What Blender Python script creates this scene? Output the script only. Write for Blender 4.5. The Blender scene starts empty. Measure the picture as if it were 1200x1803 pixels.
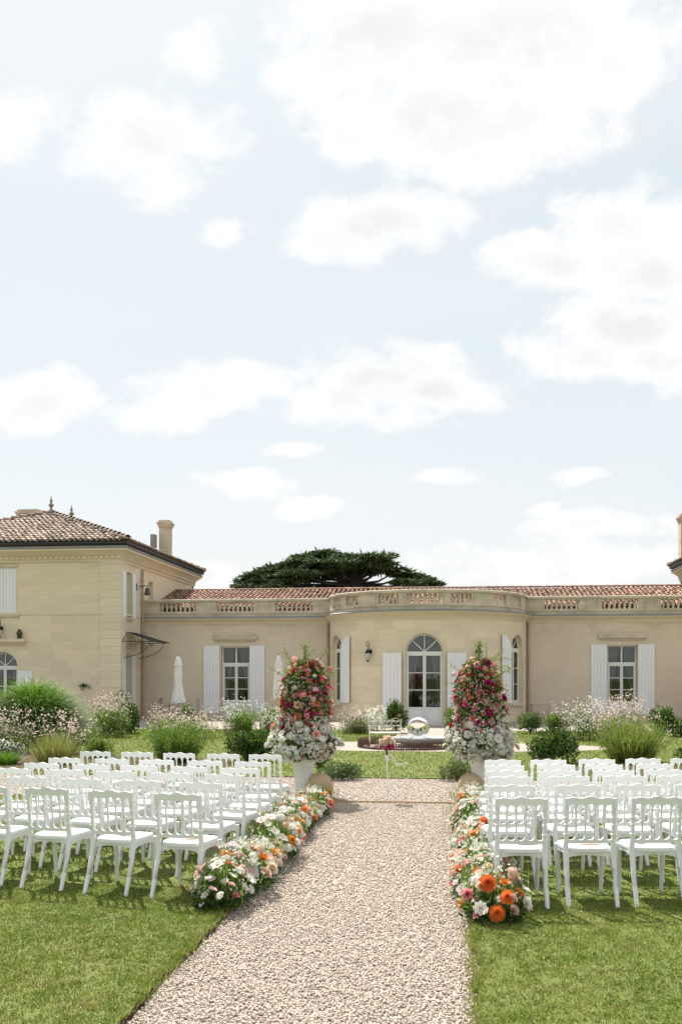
import bpy, math, random
import numpy as np
from mathutils import Vector, Matrix
random.seed(7); rng = np.random.default_rng(11)
SC = bpy.context.scene
COL = SC.collection
# ------------------------------------------------------------------ camera
F, CX, YH, H = 1750.0, 600.0, 1188.0, 1.88          # focal length and horizon in photo pixels, eye height in metres
YAW = math.atan(198 / F)
cs, sn = math.cos(YAW), math.sin(YAW)
cam = bpy.data.cameras.new('camera'); camo = bpy.data.objects.new('camera', cam); COL.objects.link(camo)
camo.location = (0, 0, H); camo.rotation_euler = (math.pi / 2, 0, YAW)
cam.sensor_fit = 'VERTICAL'; cam.sensor_height = 36; cam.lens = F / 1803 * 36
cam.shift_y = (YH - 901.5) / 1803
cam.clip_start = 0.1; cam.clip_end = 3000
SC.camera = camo

def gpt(px, py, Z=0.0):                               # point of the ground seen at a photo pixel
    d = (H - Z) * F / (py - YH); u = (px - CX) / F * d
    return u * cs - d * sn, u * sn + d * cs, d
def wpt(px, py, Y):                                   # point of a wall plane y = Y seen at a photo pixel
    t = (px - CX) / F
    X = Y * (t * cs - sn) / (cs + t * sn); d = -X * sn + Y * cs
    return X, H - (py - YH) * d / F, d
# ------------------------------------------------------------------ sun and sky
SUNV = Vector((-0.30, 0.57, 0.89)).normalized()
sun = bpy.data.lights.new('sun', 'SUN'); suno = bpy.data.objects.new('sun', sun); COL.objects.link(suno)
sun.energy = 5.0; sun.angle = math.radians(0.53); sun.color = (1.0, 0.945, 0.86)
suno.rotation_euler = (-SUNV).to_track_quat('-Z', 'Y').to_euler(); suno.location = (-20, 30, 50)
world = bpy.data.worlds.new('World'); SC.world = world; world.use_nodes = True
SC.view_settings.view_transform = 'Standard'; SC.view_settings.look = 'None'
SC.view_settings.exposure = 0.85; SC.view_settings.gamma = 1.0; SC.view_settings.use_curve_mapping = False
SC.cycles.use_denoising = True
SC.cycles.max_bounces = 8; SC.cycles.transparent_max_bounces = 16
SC.cycles.caustics_reflective = False; SC.cycles.caustics_refractive = False

def px2ab(px, py):                                    # photo pixel -> direction as (x/y, z/y)
    u = (px - CX) / F; z = (YH - py) / F
    x = u * cs - sn; y = u * sn + cs
    return x / y, z / y, y
CLOUDS = [  # px, py, rx, ry, weight
 (690,55,200,120,1.1),(900,70,270,130,1.15),(815,200,270,105,1.1),(1070,95,95,105,1),(640,240,110,60,.9),(850,270,120,60,.9),
 (265,240,140,95,1),(300,315,95,52,.85),(205,270,80,60,.8),
 (690,385,140,58,1),(625,420,100,52,.9),
 (1130,395,130,75,1),(1000,462,130,50,1),(1150,470,140,90,1.1),(1120,560,160,75,1.1),(1040,608,130,50,.95),(1170,625,110,50,1),
 (670,672,165,62,1.0),(775,688,110,42,.95),(590,716,130,42,.9),(700,735,110,32,.85),
 (365,690,165,46,.95),(290,715,110,40,.85),(85,710,125,54,1),
 (508,803,60,14,.75),(415,864,90,26,.85),(550,892,65,18,.8),(408,412,62,28,.7),(772,846,60,16,.75),(945,911,38,15,.7),(1018,853,55,18,.7),
 (1060,942,170,32,.85),(960,1000,250,45,.8),(380,1012,90,36,.8),(1130,1000,140,40,.85),
 (30,215,100,75,.8),(345,95,70,60,.55),(545,110,50,45,.7)]
def build_world():
    g = bpy.data.node_groups.new('cloud_density', 'ShaderNodeTree')
    g.interface.new_socket('Vector', in_out='INPUT', socket_type='NodeSocketVector')
    g.interface.new_socket('Density', in_out='OUTPUT', socket_type='NodeSocketFloat')
    g.interface.new_socket('Body', in_out='OUTPUT', socket_type='NodeSocketFloat')
    N, L = g.nodes, g.links
    gi = N.new('NodeGroupInput'); go = N.new('NodeGroupOutput')
    def M(op, a, b=None, c=None):
        n = N.new('ShaderNodeMath'); n.operation = op
        for i, v in enumerate((a, b, c)):
            if v is None: continue
            if isinstance(v, (int, float)): n.inputs[i].default_value = v
            else: L.new(v, n.inputs[i])
        return n.outputs[0]
    sep = N.new('ShaderNodeSeparateXYZ'); L.new(gi.outputs[0], sep.inputs[0])
    x, y, z = sep.outputs
    ys = M('MAXIMUM', y, .08)
    a = M('DIVIDE', x, ys); b = M('DIVIDE', z, ys)
    def noise(scale, detail, vec, rough=.55):
        n = N.new('ShaderNodeTexNoise'); n.inputs['Scale'].default_value = scale; n.inputs['Detail'].default_value = detail
        n.inputs['Roughness'].default_value = rough; L.new(vec, n.inputs['Vector']); return n.outputs[0]
    # clouds lie in flat layers: the pattern is stretched sideways towards the horizon
    cmb = N.new('ShaderNodeCombineXYZ'); L.new(x, cmb.inputs[0]); L.new(y, cmb.inputs[1]); L.new(M('MULTIPLY', z, 1.5), cmb.inputs[2])
    n1 = noise(17.0, 9, cmb.outputs[0], .66); n2 = noise(3.2, 4, cmb.outputs[0])
    nw = N.new('ShaderNodeTexNoise'); nw.inputs['Scale'].default_value = 7; nw.inputs['Detail'].default_value = 3; L.new(cmb.outputs[0], nw.inputs['Vector'])
    ab = N.new('ShaderNodeCombineXYZ'); L.new(a, ab.inputs[0]); L.new(b, ab.inputs[1])
    wv = N.new('ShaderNodeVectorMath'); wv.operation = 'MULTIPLY_ADD'; L.new(nw.outputs['Color'], wv.inputs[0]); wv.inputs[1].default_value = (.10, .06, 0); L.new(ab.outputs[0], wv.inputs[2])
    acc = None
    for px, py, rx, ry, w in CLOUDS:
        a0, b0, yy = px2ab(px, py); ra = rx / F / yy / cs; rb = ry / F / yy
        va = N.new('ShaderNodeVectorMath'); va.operation = 'MULTIPLY_ADD'; L.new(wv.outputs[0], va.inputs[0])
        va.inputs[1].default_value = (1 / ra, 1 / rb, 0); va.inputs[2].default_value = (-(a0 + .05) / ra, -(b0 + .03) / rb, 0)
        dt = N.new('ShaderNodeVectorMath'); dt.operation = 'DOT_PRODUCT'; L.new(va.outputs[0], dt.inputs[0]); L.new(va.outputs[0], dt.inputs[1])
        e = M('MULTIPLY_ADD', dt.outputs['Value'], -.62 * w, w)
        acc = e if acc is None else M('MAXIMUM', acc, e)
    front = M('MULTIPLY_ADD', M('SUBTRACT', n1, .5), 2.6, M('MAXIMUM', acc, -1.0))
    # the rest of the sky carries the same kind of clouds, scattered by noise
    rest = M('MULTIPLY_ADD', M('SUBTRACT', n1, .5), 1.6, M('MULTIPLY', M('SUBTRACT', n2, .43), 5.5))
    az = M('ARCTAN2', x, y)
    mr = N.new('ShaderNodeMapRange'); mr.interpolation_type = 'SMOOTHSTEP'
    L.new(M('ABSOLUTE', M('ADD', az, YAW)), mr.inputs[0]); mr.inputs[1].default_value = .42; mr.inputs[2].default_value = .62
    el = N.new('ShaderNodeMapRange'); el.interpolation_type = 'SMOOTHSTEP'; L.new(b, el.inputs[0]); el.inputs[1].default_value = .72; el.inputs[2].default_value = .95
    k = M('MAXIMUM', mr.outputs[0], el.outputs[0])
    d = M('ADD', M('MULTIPLY', front, M('SUBTRACT', 1.0, k)), M('MULTIPLY', rest, k))
    L.new(d, go.inputs[0])
    body = M('MULTIPLY_ADD', M('SUBTRACT', n2, .5), 1.3, M('MAXIMUM', acc, -1.0))
    L.new(M('ADD', M('MULTIPLY', body, M('SUBTRACT', 1.0, k)), M('MULTIPLY', M('MULTIPLY', M('SUBTRACT', n2, .43), 5.5), k)), go.inputs[1])

    nt = world.node_tree; nt.nodes.clear(); N, L = nt.nodes, nt.links
    def M2(op, a, b=None, c=None):
        n = N.new('ShaderNodeMath'); n.operation = op
        for i, v in enumerate((a, b, c)):
            if v is None: continue
            if isinstance(v, (int, float)): n.inputs[i].default_value = v
            else: L.new(v, n.inputs[i])
        return n.outputs[0]
    tc = N.new('ShaderNodeTexCoord')
    sky = N.new('ShaderNodeTexSky'); sky.sky_type = 'NISHITA'; sky.sun_disc = False
    sky.sun_elevation = math.asin(SUNV.z); sky.sun_rotation = math.atan2(SUNV.x, SUNV.y)
    sky.air_density = 1.0; sky.dust_density = 2.5; sky.ozone_density = 1.0
    def dens(off):
        va = N.new('ShaderNodeVectorMath'); va.operation = 'ADD'; L.new(tc.outputs['Generated'], va.inputs[0]); va.inputs[1].default_value = off
        gn = N.new('ShaderNodeGroup'); gn.node_tree = g; L.new(va.outputs[0], gn.inputs[0]); return gn.outputs
    d0, body = dens((0, 0, 0))
    def step(v, lo, hi):
        m = N.new('ShaderNodeMapRange'); m.interpolation_type = 'SMOOTHSTEP'; L.new(v, m.inputs[0]); m.inputs[1].default_value = lo; m.inputs[2].default_value = hi; return m.outputs[0]
    cover = step(d0, .06, .84)
    veil = N.new('ShaderNodeTexNoise'); veil.inputs['Scale'].default_value = 2.0; veil.inputs['Detail'].default_value = 6
    mp = N.new('ShaderNodeMapping'); mp.inputs['Scale'].default_value = (1, 1, 4); L.new(tc.outputs['Generated'], mp.inputs[0]); L.new(mp.outputs[0], veil.inputs[0])
    thin = M2('MULTIPLY', step(veil.outputs[0], .35, .75), .5)
    shade = M2('MULTIPLY', step(body, .62, 1.15), step(d0, .4, 1.3))
    cc = N.new('ShaderNodeMix'); cc.data_type = 'RGBA'; L.new(shade, cc.inputs[0])
    cc.inputs[6].default_value = (5.75, 5.75, 5.7, 1); cc.inputs[7].default_value = (4.85, 4.83, 4.82, 1)
    pale = N.new('ShaderNodeMix'); pale.data_type = 'RGBA'; pale.inputs[0].default_value = .88
    L.new(sky.outputs[0], pale.inputs[6]); sp = N.new('ShaderNodeSeparateXYZ'); L.new(tc.outputs['Generated'], sp.inputs[0])
    hz = N.new('ShaderNodeMix'); hz.data_type = 'RGBA'; L.new(step(sp.outputs[2], .03, .42), hz.inputs[0]); hz.inputs[6].default_value = (4.9, 5.06, 5.1, 1); hz.inputs[7].default_value = (4.15, 4.62, 4.82, 1)   # paler towards the horizon
    L.new(hz.outputs[2], pale.inputs[7])
    mx0 = N.new('ShaderNodeMix'); mx0.data_type = 'RGBA'; L.new(thin, mx0.inputs[0]); L.new(pale.outputs[2], mx0.inputs[6]); mx0.inputs[7].default_value = (5.05, 5.15, 5.2, 1)
    mx = N.new('ShaderNodeMix'); mx.data_type = 'RGBA'; L.new(M2('MULTIPLY', cover, .96), mx.inputs[0]); L.new(mx0.outputs[2], mx.inputs[6]); L.new(cc.outputs[2], mx.inputs[7])
    world.cycles.sampling_method = 'MANUAL'; world.cycles.sample_map_resolution = 256
    bg = N.new('ShaderNodeBackground'); bg.inputs[1].default_value = .1; L.new(mx.outputs[2], bg.inputs[0])
    out = N.new('ShaderNodeOutputWorld'); L.new(bg.outputs[0], out.inputs[0])
build_world()
# ------------------------------------------------------------------ materials
MATS = {}
def mat(name, color, rough=.7, orand=0, irand=0, noise=None, bump=None, trans=0, metal=0, spec=.4, hue=0, coords='Object', col2=None, coat=0):
    """procedural material: orand / irand vary the value per object / per mesh island, noise=(scale, amount[, (sx,sy,sz)]) blotches towards col2"""
    m = bpy.data.materials.new(name); m.use_nodes = True; MATS[name] = m
    nt = m.node_tree; N, L = nt.nodes, nt.links
    b = N['Principled BSDF']; b.inputs['Roughness'].default_value = rough; b.inputs['Metallic'].default_value = metal
    b.inputs['Specular IOR Level'].default_value = spec
    if coat: b.inputs['Coat Weight'].default_value = coat
    rgb = N.new('ShaderNodeRGB'); rgb.outputs[0].default_value = (*color, 1); c = rgb.outputs[0]
    tc = N.new('ShaderNodeTexCoord')
    if noise:
        n = N.new('ShaderNodeTexNoise'); n.inputs['Scale'].default_value = noise[0]; n.inputs['Detail'].default_value = 6; n.inputs['Roughness'].default_value = .6
        src = tc.outputs[coords]
        if len(noise) > 2:
            mp = N.new('ShaderNodeMapping'); mp.inputs['Scale'].default_value = noise[2]; L.new(src, mp.inputs[0]); src = mp.outputs[0]
        L.new(src, n.inputs['Vector'])
        mr = N.new('ShaderNodeMapRange'); L.new(n.outputs[0], mr.inputs[0]); mr.inputs[1].default_value = .38; mr.inputs[2].default_value = .66
        mr.inputs[3].default_value = 0; mr.inputs[4].default_value = noise[1]
        mx = N.new('ShaderNodeMix'); mx.data_type = 'RGBA'; L.new(mr.outputs[0], mx.inputs[0]); L.new(c, mx.inputs[6])
        mx.inputs[7].default_value = (*(col2 or tuple(x * .6 for x in color)), 1); c = mx.outputs[2]
    if orand or irand:
        hs = N.new('ShaderNodeHueSaturation'); L.new(c, hs.inputs['Color'])
        if irand: src = N.new('ShaderNodeNewGeometry').outputs['Random Per Island']; amt = irand
        else: src = N.new('ShaderNodeObjectInfo').outputs['Random']; amt = orand
        mr = N.new('ShaderNodeMapRange'); L.new(src, mr.inputs[0]); mr.inputs[3].default_value = 1 - amt; mr.inputs[4].default_value = 1 + amt
        L.new(mr.outputs[0], hs.inputs['Value'])
        if hue:
            fr = N.new('ShaderNodeMath'); fr.operation = 'FRACT'; ml = N.new('ShaderNodeMath'); ml.operation = 'MULTIPLY'; ml.inputs[1].default_value = 7.31
            L.new(src, ml.inputs[0]); L.new(ml.outputs[0], fr.inputs[0])
            m2 = N.new('ShaderNodeMapRange'); L.new(fr.outputs[0], m2.inputs[0]); m2.inputs[3].default_value = .5 - hue; m2.inputs[4].default_value = .5 + hue
            L.new(m2.outputs[0], hs.inputs['Hue'])
        c = hs.outputs[0]
    L.new(c, b.inputs['Base Color'])
    if bump:
        n = N.new('ShaderNodeTexNoise'); n.inputs['Scale'].default_value = bump[0]; n.inputs['Detail'].default_value = 5; L.new(tc.outputs[coords], n.inputs['Vector'])
        bp = N.new('ShaderNodeBump'); bp.inputs['Strength'].default_value = bump[1]; bp.inputs['Distance'].default_value = bump[2] if len(bump) > 2 else .02
        L.new(n.outputs[0], bp.inputs['Height']); L.new(bp.outputs[0], b.inputs['Normal'])
    if trans:
        t = N.new('ShaderNodeBsdfTranslucent'); L.new(c, t.inputs[0]); ms = N.new('ShaderNodeMixShader'); ms.inputs[0].default_value = trans
        L.new(b.outputs[0], ms.inputs[1]); L.new(t.outputs[0], ms.inputs[2]); L.new(ms.outputs[0], N['Material Output'].inputs[0])
    return m
def glass_mat(name, tint=(1, 1, 1), ior=1.5):
    m = bpy.data.materials.new(name); m.use_nodes = True; MATS[name] = m; N, L = m.node_tree.nodes, m.node_tree.links
    N.remove(N['Principled BSDF'])
    fr = N.new('ShaderNodeFresnel'); fr.inputs[0].default_value = ior
    t = N.new('ShaderNodeBsdfTransparent'); t.inputs[0].default_value = (*tint, 1); gl = N.new('ShaderNodeBsdfGlossy'); gl.inputs['Roughness'].default_value = .01
    tc = N.new('ShaderNodeTexCoord'); n = N.new('ShaderNodeTexNoise'); n.inputs['Scale'].default_value = 1.3; L.new(tc.outputs['Object'], n.inputs[0])
    bp = N.new('ShaderNodeBump'); bp.inputs['Strength'].default_value = .12; bp.inputs['Distance'].default_value = .03; L.new(n.outputs[0], bp.inputs['Height']); L.new(bp.outputs[0], gl.inputs['Normal'])
    ad = N.new('ShaderNodeMath'); ad.operation = 'MULTIPLY'; ad.inputs[1].default_value = 1.5; L.new(fr.outputs[0], ad.inputs[0])
    mx = N.new('ShaderNodeMixShader'); L.new(ad.outputs[0], mx.inputs[0]); L.new(t.outputs[0], mx.inputs[1]); L.new(gl.outputs[0], mx.inputs[2])
    L.new(mx.outputs[0], N['Material Output'].inputs[0]); return m
mat('stucco', (.655, .57, .45), .9, noise=(.55, .55), col2=(.555, .47, .36), bump=(60, .25, .01))
def wall_stains(m):
    """rain streaks under the cornice and rising damp at the foot of the plaster"""
    N, L = m.node_tree.nodes, m.node_tree.links; b = N['Principled BSDF']; src = b.inputs['Base Color'].links[0].from_socket
    tc = N.new('ShaderNodeTexCoord'); sp = N.new('ShaderNodeSeparateXYZ'); L.new(tc.outputs['Object'], sp.inputs[0])
    def mk(sc, scale, lo, hi):
        mp = N.new('ShaderNodeMapping'); mp.inputs['Scale'].default_value = sc; L.new(tc.outputs['Object'], mp.inputs[0])
        n = N.new('ShaderNodeTexNoise'); n.inputs['Scale'].default_value = scale; n.inputs['Detail'].default_value = 7; n.inputs['Distortion'].default_value = 1.2; L.new(mp.outputs[0], n.inputs['Vector'])
        r = N.new('ShaderNodeMapRange'); r.interpolation_type = 'SMOOTHSTEP'; L.new(n.outputs[0], r.inputs[0]); r.inputs[1].default_value = lo; r.inputs[2].default_value = hi; return r.outputs[0]
    def band(z0, z1):
        r = N.new('ShaderNodeMapRange'); r.interpolation_type = 'SMOOTHSTEP'; L.new(sp.outputs[2], r.inputs[0]); r.inputs[1].default_value = z0; r.inputs[2].default_value = z1; return r.outputs[0]
    def mul(a, c, k):
        x = N.new('ShaderNodeMath'); x.operation = 'MULTIPLY'; L.new(a, x.inputs[0]); L.new(c, x.inputs[1]); y = N.new('ShaderNodeMath'); y.operation = 'MULTIPLY'; L.new(x.outputs[0], y.inputs[0]); y.inputs[1].default_value = k; return y.outputs[0]
    for f, col in ((mul(mk((.6, 1, 1.2), 1.5, .50, .58), band(3.3, 4.0), .5), (.50, .42, .315)), (mul(mk((.8, 1, 1), 1.1, .35, .65), band(1.3, .1), .55), (.47, .37, .28))):
        mx = N.new('ShaderNodeMix'); mx.data_type = 'RGBA'; L.new(f, mx.inputs[0]); L.new(src, mx.inputs[6]); mx.inputs[7].default_value = (*col, 1); src = mx.outputs[2]
    L.new(src, b.inputs['Base Color'])
wall_stains(MATS['stucco'])
mat('stone', (.69, .60, .45), .85, noise=(.8, .6, (.5, .5, 1.6)), col2=(.58, .49, .35), bump=(45, .2, .01))
mat('stone_block', (.71, .62, .47), .85, orand=.055, hue=.007, noise=(2.2, .5, (.4, .4, 2.5)), col2=(.60, .50, .345), bump=(45, .2, .01))
mat('old_stone', (.60, .525, .41), .9, noise=(2.5, .75, (.6, .6, 1.6)), col2=(.38, .325, .24), bump=(30, .35, .02))
mat('lead', (.30, .30, .295), .6, noise=(3, .6), metal=.2)
mat('roof_tile', (.34, .20, .145), .9, irand=.38, hue=.018, noise=(2.5, .7), col2=(.20, .13, .09), bump=(30, .3, .02))
mat('old_tile', (.32, .245, .195), .9, irand=.42, hue=.02, noise=(1.6, .7), col2=(.17, .125, .10), bump=(30, .3, .02))
mat('roof_under', (.10, .07, .055), .95, noise=(3, .5))
mat('paint_white', (.77, .78, .80), .45, orand=.02, noise=(2.5, .25), col2=(.66, .67, .69))
mat('frame_white', (.74, .735, .715), .45, noise=(3, .3), col2=(.64, .63, .60))
mat('black_iron', (.02, .02, .021), .45, metal=.4, noise=(20, .4), col2=(.05, .045, .04))
mat('gutter', (.045, .04, .04), .5, noise=(4, .5), metal=.3)
mat('pipe', (.42, .33, .25), .5, noise=(3, .5), metal=.2)
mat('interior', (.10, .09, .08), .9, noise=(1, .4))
mat('curtain', (.40, .385, .33), .9, noise=(6, .4), trans=.2)
glass_mat('pane_glass', (.82, .86, .84))
mat('canopy_glass', (.30, .315, .29), .3, noise=(6, .4), trans=.5)
mat('chair_white', (.74, .755, .755), .35, orand=.02, noise=(9, .12), col2=(.68, .69, .69), spec=.45)
mat('parasol', (.80, .79, .76), .85, noise=(3, .25), col2=(.70, .69, .66), trans=.2)
mat('teak', (.34, .33, .31), .8, noise=(8, .6), col2=(.22, .21, .2))
mat('gravel', (.50, .435, .375), .95, noise=(60, .9), col2=(.36, .30, .255), bump=(130, .9, .012))
mat('gravel_far', (.37, .32, .275), .95, noise=(38, .75), col2=(.28, .235, .20), bump=(70, .8, .02))
mat('pebble', (.52, .445, .38), .88, irand=.36, hue=.015, noise=(90, .4), col2=(.42, .345, .285))
mat('soil', (.075, .05, .034), 1.0, noise=(14, .7), col2=(.13, .09, .06), bump=(50, .8, .03))
mat('ground', (.10, .115, .04), 1.0, noise=(1.5, .6), bump=(20, .6, .05))
mat('lawn', (.115, .155, .028), .95, noise=(1.1, .8), col2=(.155, .165, .045), bump=(70, 1.0, .02))
mat('grass_blade', (.18, .25, .036), .6, irand=.4, hue=.025, noise=(3.2, .8), col2=(.31, .295, .09), trans=.27, spec=.25)
mat('clover', (.15, .235, .04), .6, irand=.35, hue=.02, trans=.35, noise=(1.4, .6), spec=.25)
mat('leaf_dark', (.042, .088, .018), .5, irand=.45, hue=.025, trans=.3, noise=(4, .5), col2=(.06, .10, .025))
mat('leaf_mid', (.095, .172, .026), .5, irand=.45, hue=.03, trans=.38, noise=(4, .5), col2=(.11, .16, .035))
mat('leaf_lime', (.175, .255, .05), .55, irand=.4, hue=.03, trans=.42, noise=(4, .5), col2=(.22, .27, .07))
mat('leaf_grey', (.12, .16, .075), .6, irand=.4, hue=.03, trans=.35, noise=(4, .5), col2=(.17, .2, .11))
mat('mound_grass', (.115, .23, .02), .5, irand=.35, hue=.02, trans=.42, noise=(2, .5), col2=(.18, .28, .04))
mat('straw_grass', (.24, .25, .07), .55, irand=.45, hue=.03, trans=.42, noise=(2, .6), col2=(.36, .26, .10))
mat('stem', (.16, .17, .06), .7, irand=.35, trans=.1, noise=(4, .5), col2=(.26, .17, .10))
mat('gaura_petal', (.76, .60, .56), .6, irand=.2, hue=.02, trans=.35, noise=(8, .5), col2=(.80, .72, .68))
mat('white_petal_small', (.80, .80, .74), .6, irand=.12, trans=.35, noise=(8, .4), col2=(.78, .80, .66))
mat('needle', (.065, .105, .038), .7, irand=.45, hue=.02, trans=.12, noise=(1, .6), col2=(.085, .125, .05))
mat('bark', (.035, .03, .025), .95, noise=(3, .6), bump=(14, .8, .05))
mat('stone_ball', (.50, .38, .25), .9, noise=(4, .7), col2=(.36, .27, .18), bump=(30, .4, .01))
mat('urn_white', (.79, .79, .77), .55, noise=(5, .35), col2=(.68, .68, .65))
mat('rust_edge', (.11, .06, .04), .85, orand=.2, noise=(10, .6), col2=(.06, .035, .028))
mat('fountain_dish', (.34, .35, .35), .35, noise=(4, .6), col2=(.22, .23, .23))
mat('iron_cream', (.72, .70, .64), .5, noise=(9, .4), col2=(.60, .57, .50))
mat('ribbon', (.80, .78, .72), .6, trans=.3, noise=(8, .2))
mat('paper', (.78, .70, .62), .8, noise=(16, 1.0), col2=(.70, .27, .12))
mat('kerb', (.52, .50, .47), .9, noise=(3, .6), bump=(30, .3, .01))
mat('water', (.55, .58, .60), .05, spec=.6, noise=(4, .2))
mat('brass_dark', (.09, .08, .065), .5, metal=.5, noise=(6, .4))
mat('white_glass', (.62, .64, .62), .25, noise=(5, .2))
ball = bpy.data.materials.new('crystal'); ball.use_nodes = True; _b = ball.node_tree.nodes['Principled BSDF']
_b.inputs['Transmission Weight'].default_value = 1; _b.inputs['Roughness'].default_value = .015; _b.inputs['IOR'].default_value = 1.33; _b.inputs['Base Color'].default_value = (.97, .985, 1, 1); MATS['crystal'] = ball
PET = {'white': (.80, .79, .74), 'cream': (.78, .68, .50), 'blush': (.80, .56, .48), 'pink': (.74, .28, .33), 'hot': (.60, .055, .17), 'magenta': (.42, .015, .14),
       'coral': (.72, .20, .12), 'orange': (.78, .21, .035), 'amber': (.76, .40, .10), 'lilac': (.74, .60, .66), 'red': (.50, .03, .045), 'lemon': (.78, .66, .18)}
for k, c in PET.items():
    mat('petal_' + k, c, .6, orand=.12, hue=.012, trans=.46, noise=(30, .3), col2=tuple(min(1, x * .8 + .04) for x in c), spec=.3)
# ------------------------------------------------------------------ mesh helpers
class MB:
    """collects shapes; build() links them as ONE mesh object"""
    def __init__(s): s.v = []; s.f = []; s.m = []; s.mi = 0
    def add(s, vs, fs):
        o = len(s.v); s.v += [tuple(p) for p in vs]; s.f += [tuple(i + o for i in f) for f in fs]; s.m += [s.mi] * len(fs)
    def box(s, x0, x1, y0, y1, z0, z1):
        s.add([(x, y, z) for z in (z0, z1) for y in (y0, y1) for x in (x0, x1)],
              [(0, 2, 3, 1), (4, 5, 7, 6), (0, 1, 5, 4), (2, 6, 7, 3), (0, 4, 6, 2), (1, 3, 7, 5)])
    def tube(s, pts, r, n=6, cap=True):
        pts = [Vector(p) for p in pts]; rs = r if isinstance(r, (list, tuple)) else [r] * len(pts)
        vs = []; fs = []; ref = Vector((0, 0, 1))
        for i, p in enumerate(pts):
            t = (pts[min(i + 1, len(pts) - 1)] - pts[max(i - 1, 0)]); t = t.normalized() if t.length > 1e-9 else Vector((0, 0, 1))
            a = t.cross(ref if abs(t.dot(ref)) < .95 else Vector((1, 0, 0))).normalized(); b = t.cross(a)
            for k in range(n):
                th = 2 * math.pi * k / n; vs.append(p + (a * math.cos(th) + b * math.sin(th)) * rs[i])
        for i in range(len(pts) - 1):
            for k in range(n): fs.append((i * n + k, i * n + (k + 1) % n, (i + 1) * n + (k + 1) % n, (i + 1) * n + k))
        if cap: fs.append(tuple(range(n - 1, -1, -1))); fs.append(tuple((len(pts) - 1) * n + k for k in range(n)))
        s.add(vs, fs)
    def lathe(s, prof, n=12, c=(0, 0, 0), cap=True):
        vs = [(c[0] + r * math.cos(2 * math.pi * k / n), c[1] + r * math.sin(2 * math.pi * k / n), c[2] + z) for r, z in prof for k in range(n)]
        fs = [(i * n + k, i * n + (k + 1) % n, (i + 1) * n + (k + 1) % n, (i + 1) * n + k) for i in range(len(prof) - 1) for k in range(n)]
        if cap: fs += [tuple(range(n - 1, -1, -1)), tuple((len(prof) - 1) * n + k for k in range(n))]
        s.add(vs, fs)
    def strip(s, xs, zlo, zhi, y0, y1):
        """plate between two height curves zlo(x) <= zhi(x), thick from y0 to y1"""
        n = len(xs); vs = []
        for i, x in enumerate(xs): vs += [(x, y0, zlo[i]), (x, y0, zhi[i]), (x, y1, zlo[i]), (x, y1, zhi[i])]
        fs = []
        for i in range(n - 1):
            a = 4 * i; b = a + 4
            fs += [(a, b, b + 1, a + 1), (a + 2, a + 3, b + 3, b + 2), (a + 1, b + 1, b + 3, a + 3), (a, a + 2, b + 2, b)]
        fs += [(0, 1, 3, 2), (4 * n - 4, 4 * n - 2, 4 * n - 1, 4 * n - 3)]
        s.add(vs, fs)
    def mesh(s, name, mats, smooth=False):
        me = bpy.data.meshes.new(name); me.from_pydata(s.v, [], s.f)
        for m in (mats if isinstance(mats, (list, tuple)) else [mats]): me.materials.append(MATS[m])
        if isinstance(mats, (list, tuple)) and len(mats) > 1: me.polygons.foreach_set('material_index', s.m)
        if smooth:
            me.polygons.foreach_set('use_smooth', [True] * len(me.polygons))
            try: me.set_sharp_from_angle(angle=math.radians(40))
            except Exception: pass
        me.update(); return me
    def build(s, name, mats, parent=None, M=None, smooth=False):
        return link(name, s.mesh(name, mats, smooth), parent, M)
WM = {}
def link(name, me, parent=None, M=None):
    """M is a world matrix; children keep it through the parent inverse"""
    o = bpy.data.objects.new(name, me); COL.objects.link(o); M = M or Matrix()
    if parent is not None:
        o.parent = parent; o.matrix_parent_inverse = WM[parent.name].inverted()
    o.matrix_basis = M; WM[o.name] = M
    return o
def TR(x, y, z, rz=0, s=None):
    M = Matrix.Translation((x, y, z)) @ Matrix.Rotation(rz, 4, 'Z')
    return M @ Matrix.Diagonal((*s, 1)) if s else M
def tag(o, label=None, cat=None, group=None, kind=None):
    for k, v in (('label', label), ('category', cat), ('group', group), ('kind', kind)):
        if v: o[k] = v
    return o
def thing(name, loc, label, cat, group=None, rz=0):
    return tag(link(name, None, None, TR(*loc, rz)), label, cat, group)
def fastmesh(name, V, Fc, m, smooth=False):
    V = np.asarray(V, np.float32); Fc = np.asarray(Fc, np.int32); k = Fc.shape[1]
    me = bpy.data.meshes.new(name); me.vertices.add(len(V)); me.vertices.foreach_set('co', V.ravel())
    me.loops.add(Fc.size); me.loops.foreach_set('vertex_index', Fc.ravel())
    me.polygons.add(len(Fc)); me.polygons.foreach_set('loop_start', np.arange(0, Fc.size, k, dtype=np.int32)); me.polygons.foreach_set('loop_total', np.full(len(Fc), k, np.int32))
    if smooth: me.polygons.foreach_set('use_smooth', np.ones(len(Fc), bool))
    me.materials.append(MATS[m]); me.update(calc_edges=True); return me
def unit(v): return v / np.maximum(np.linalg.norm(v, axis=-1, keepdims=True), 1e-9)
def leaves(P, D, L, W, fold=.25):
    """leaf-shaped folded quads pairs: base points P, directions D, lengths L, widths W -> verts, quads"""
    n = len(P); D = unit(D); R = unit(np.cross(D, rng.normal(size=(n, 3)))); U = np.cross(R, D)
    L = np.broadcast_to(np.asarray(L, float), (n,))[:, None]; W = np.broadcast_to(np.asarray(W, float), (n,))[:, None]
    m = P + D * L * .45 + U * 0; tip = P + D * L
    V = np.stack([P, m + R * W * .5 + U * W * fold, tip, m - R * W * .5 + U * W * fold], 1).reshape(-1, 3)
    i = np.arange(n)[:, None] * 4
    return V, np.concatenate([i + np.array([[0, 1, 2]]), i + np.array([[0, 2, 3]])], 1).reshape(-1, 3)
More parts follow.
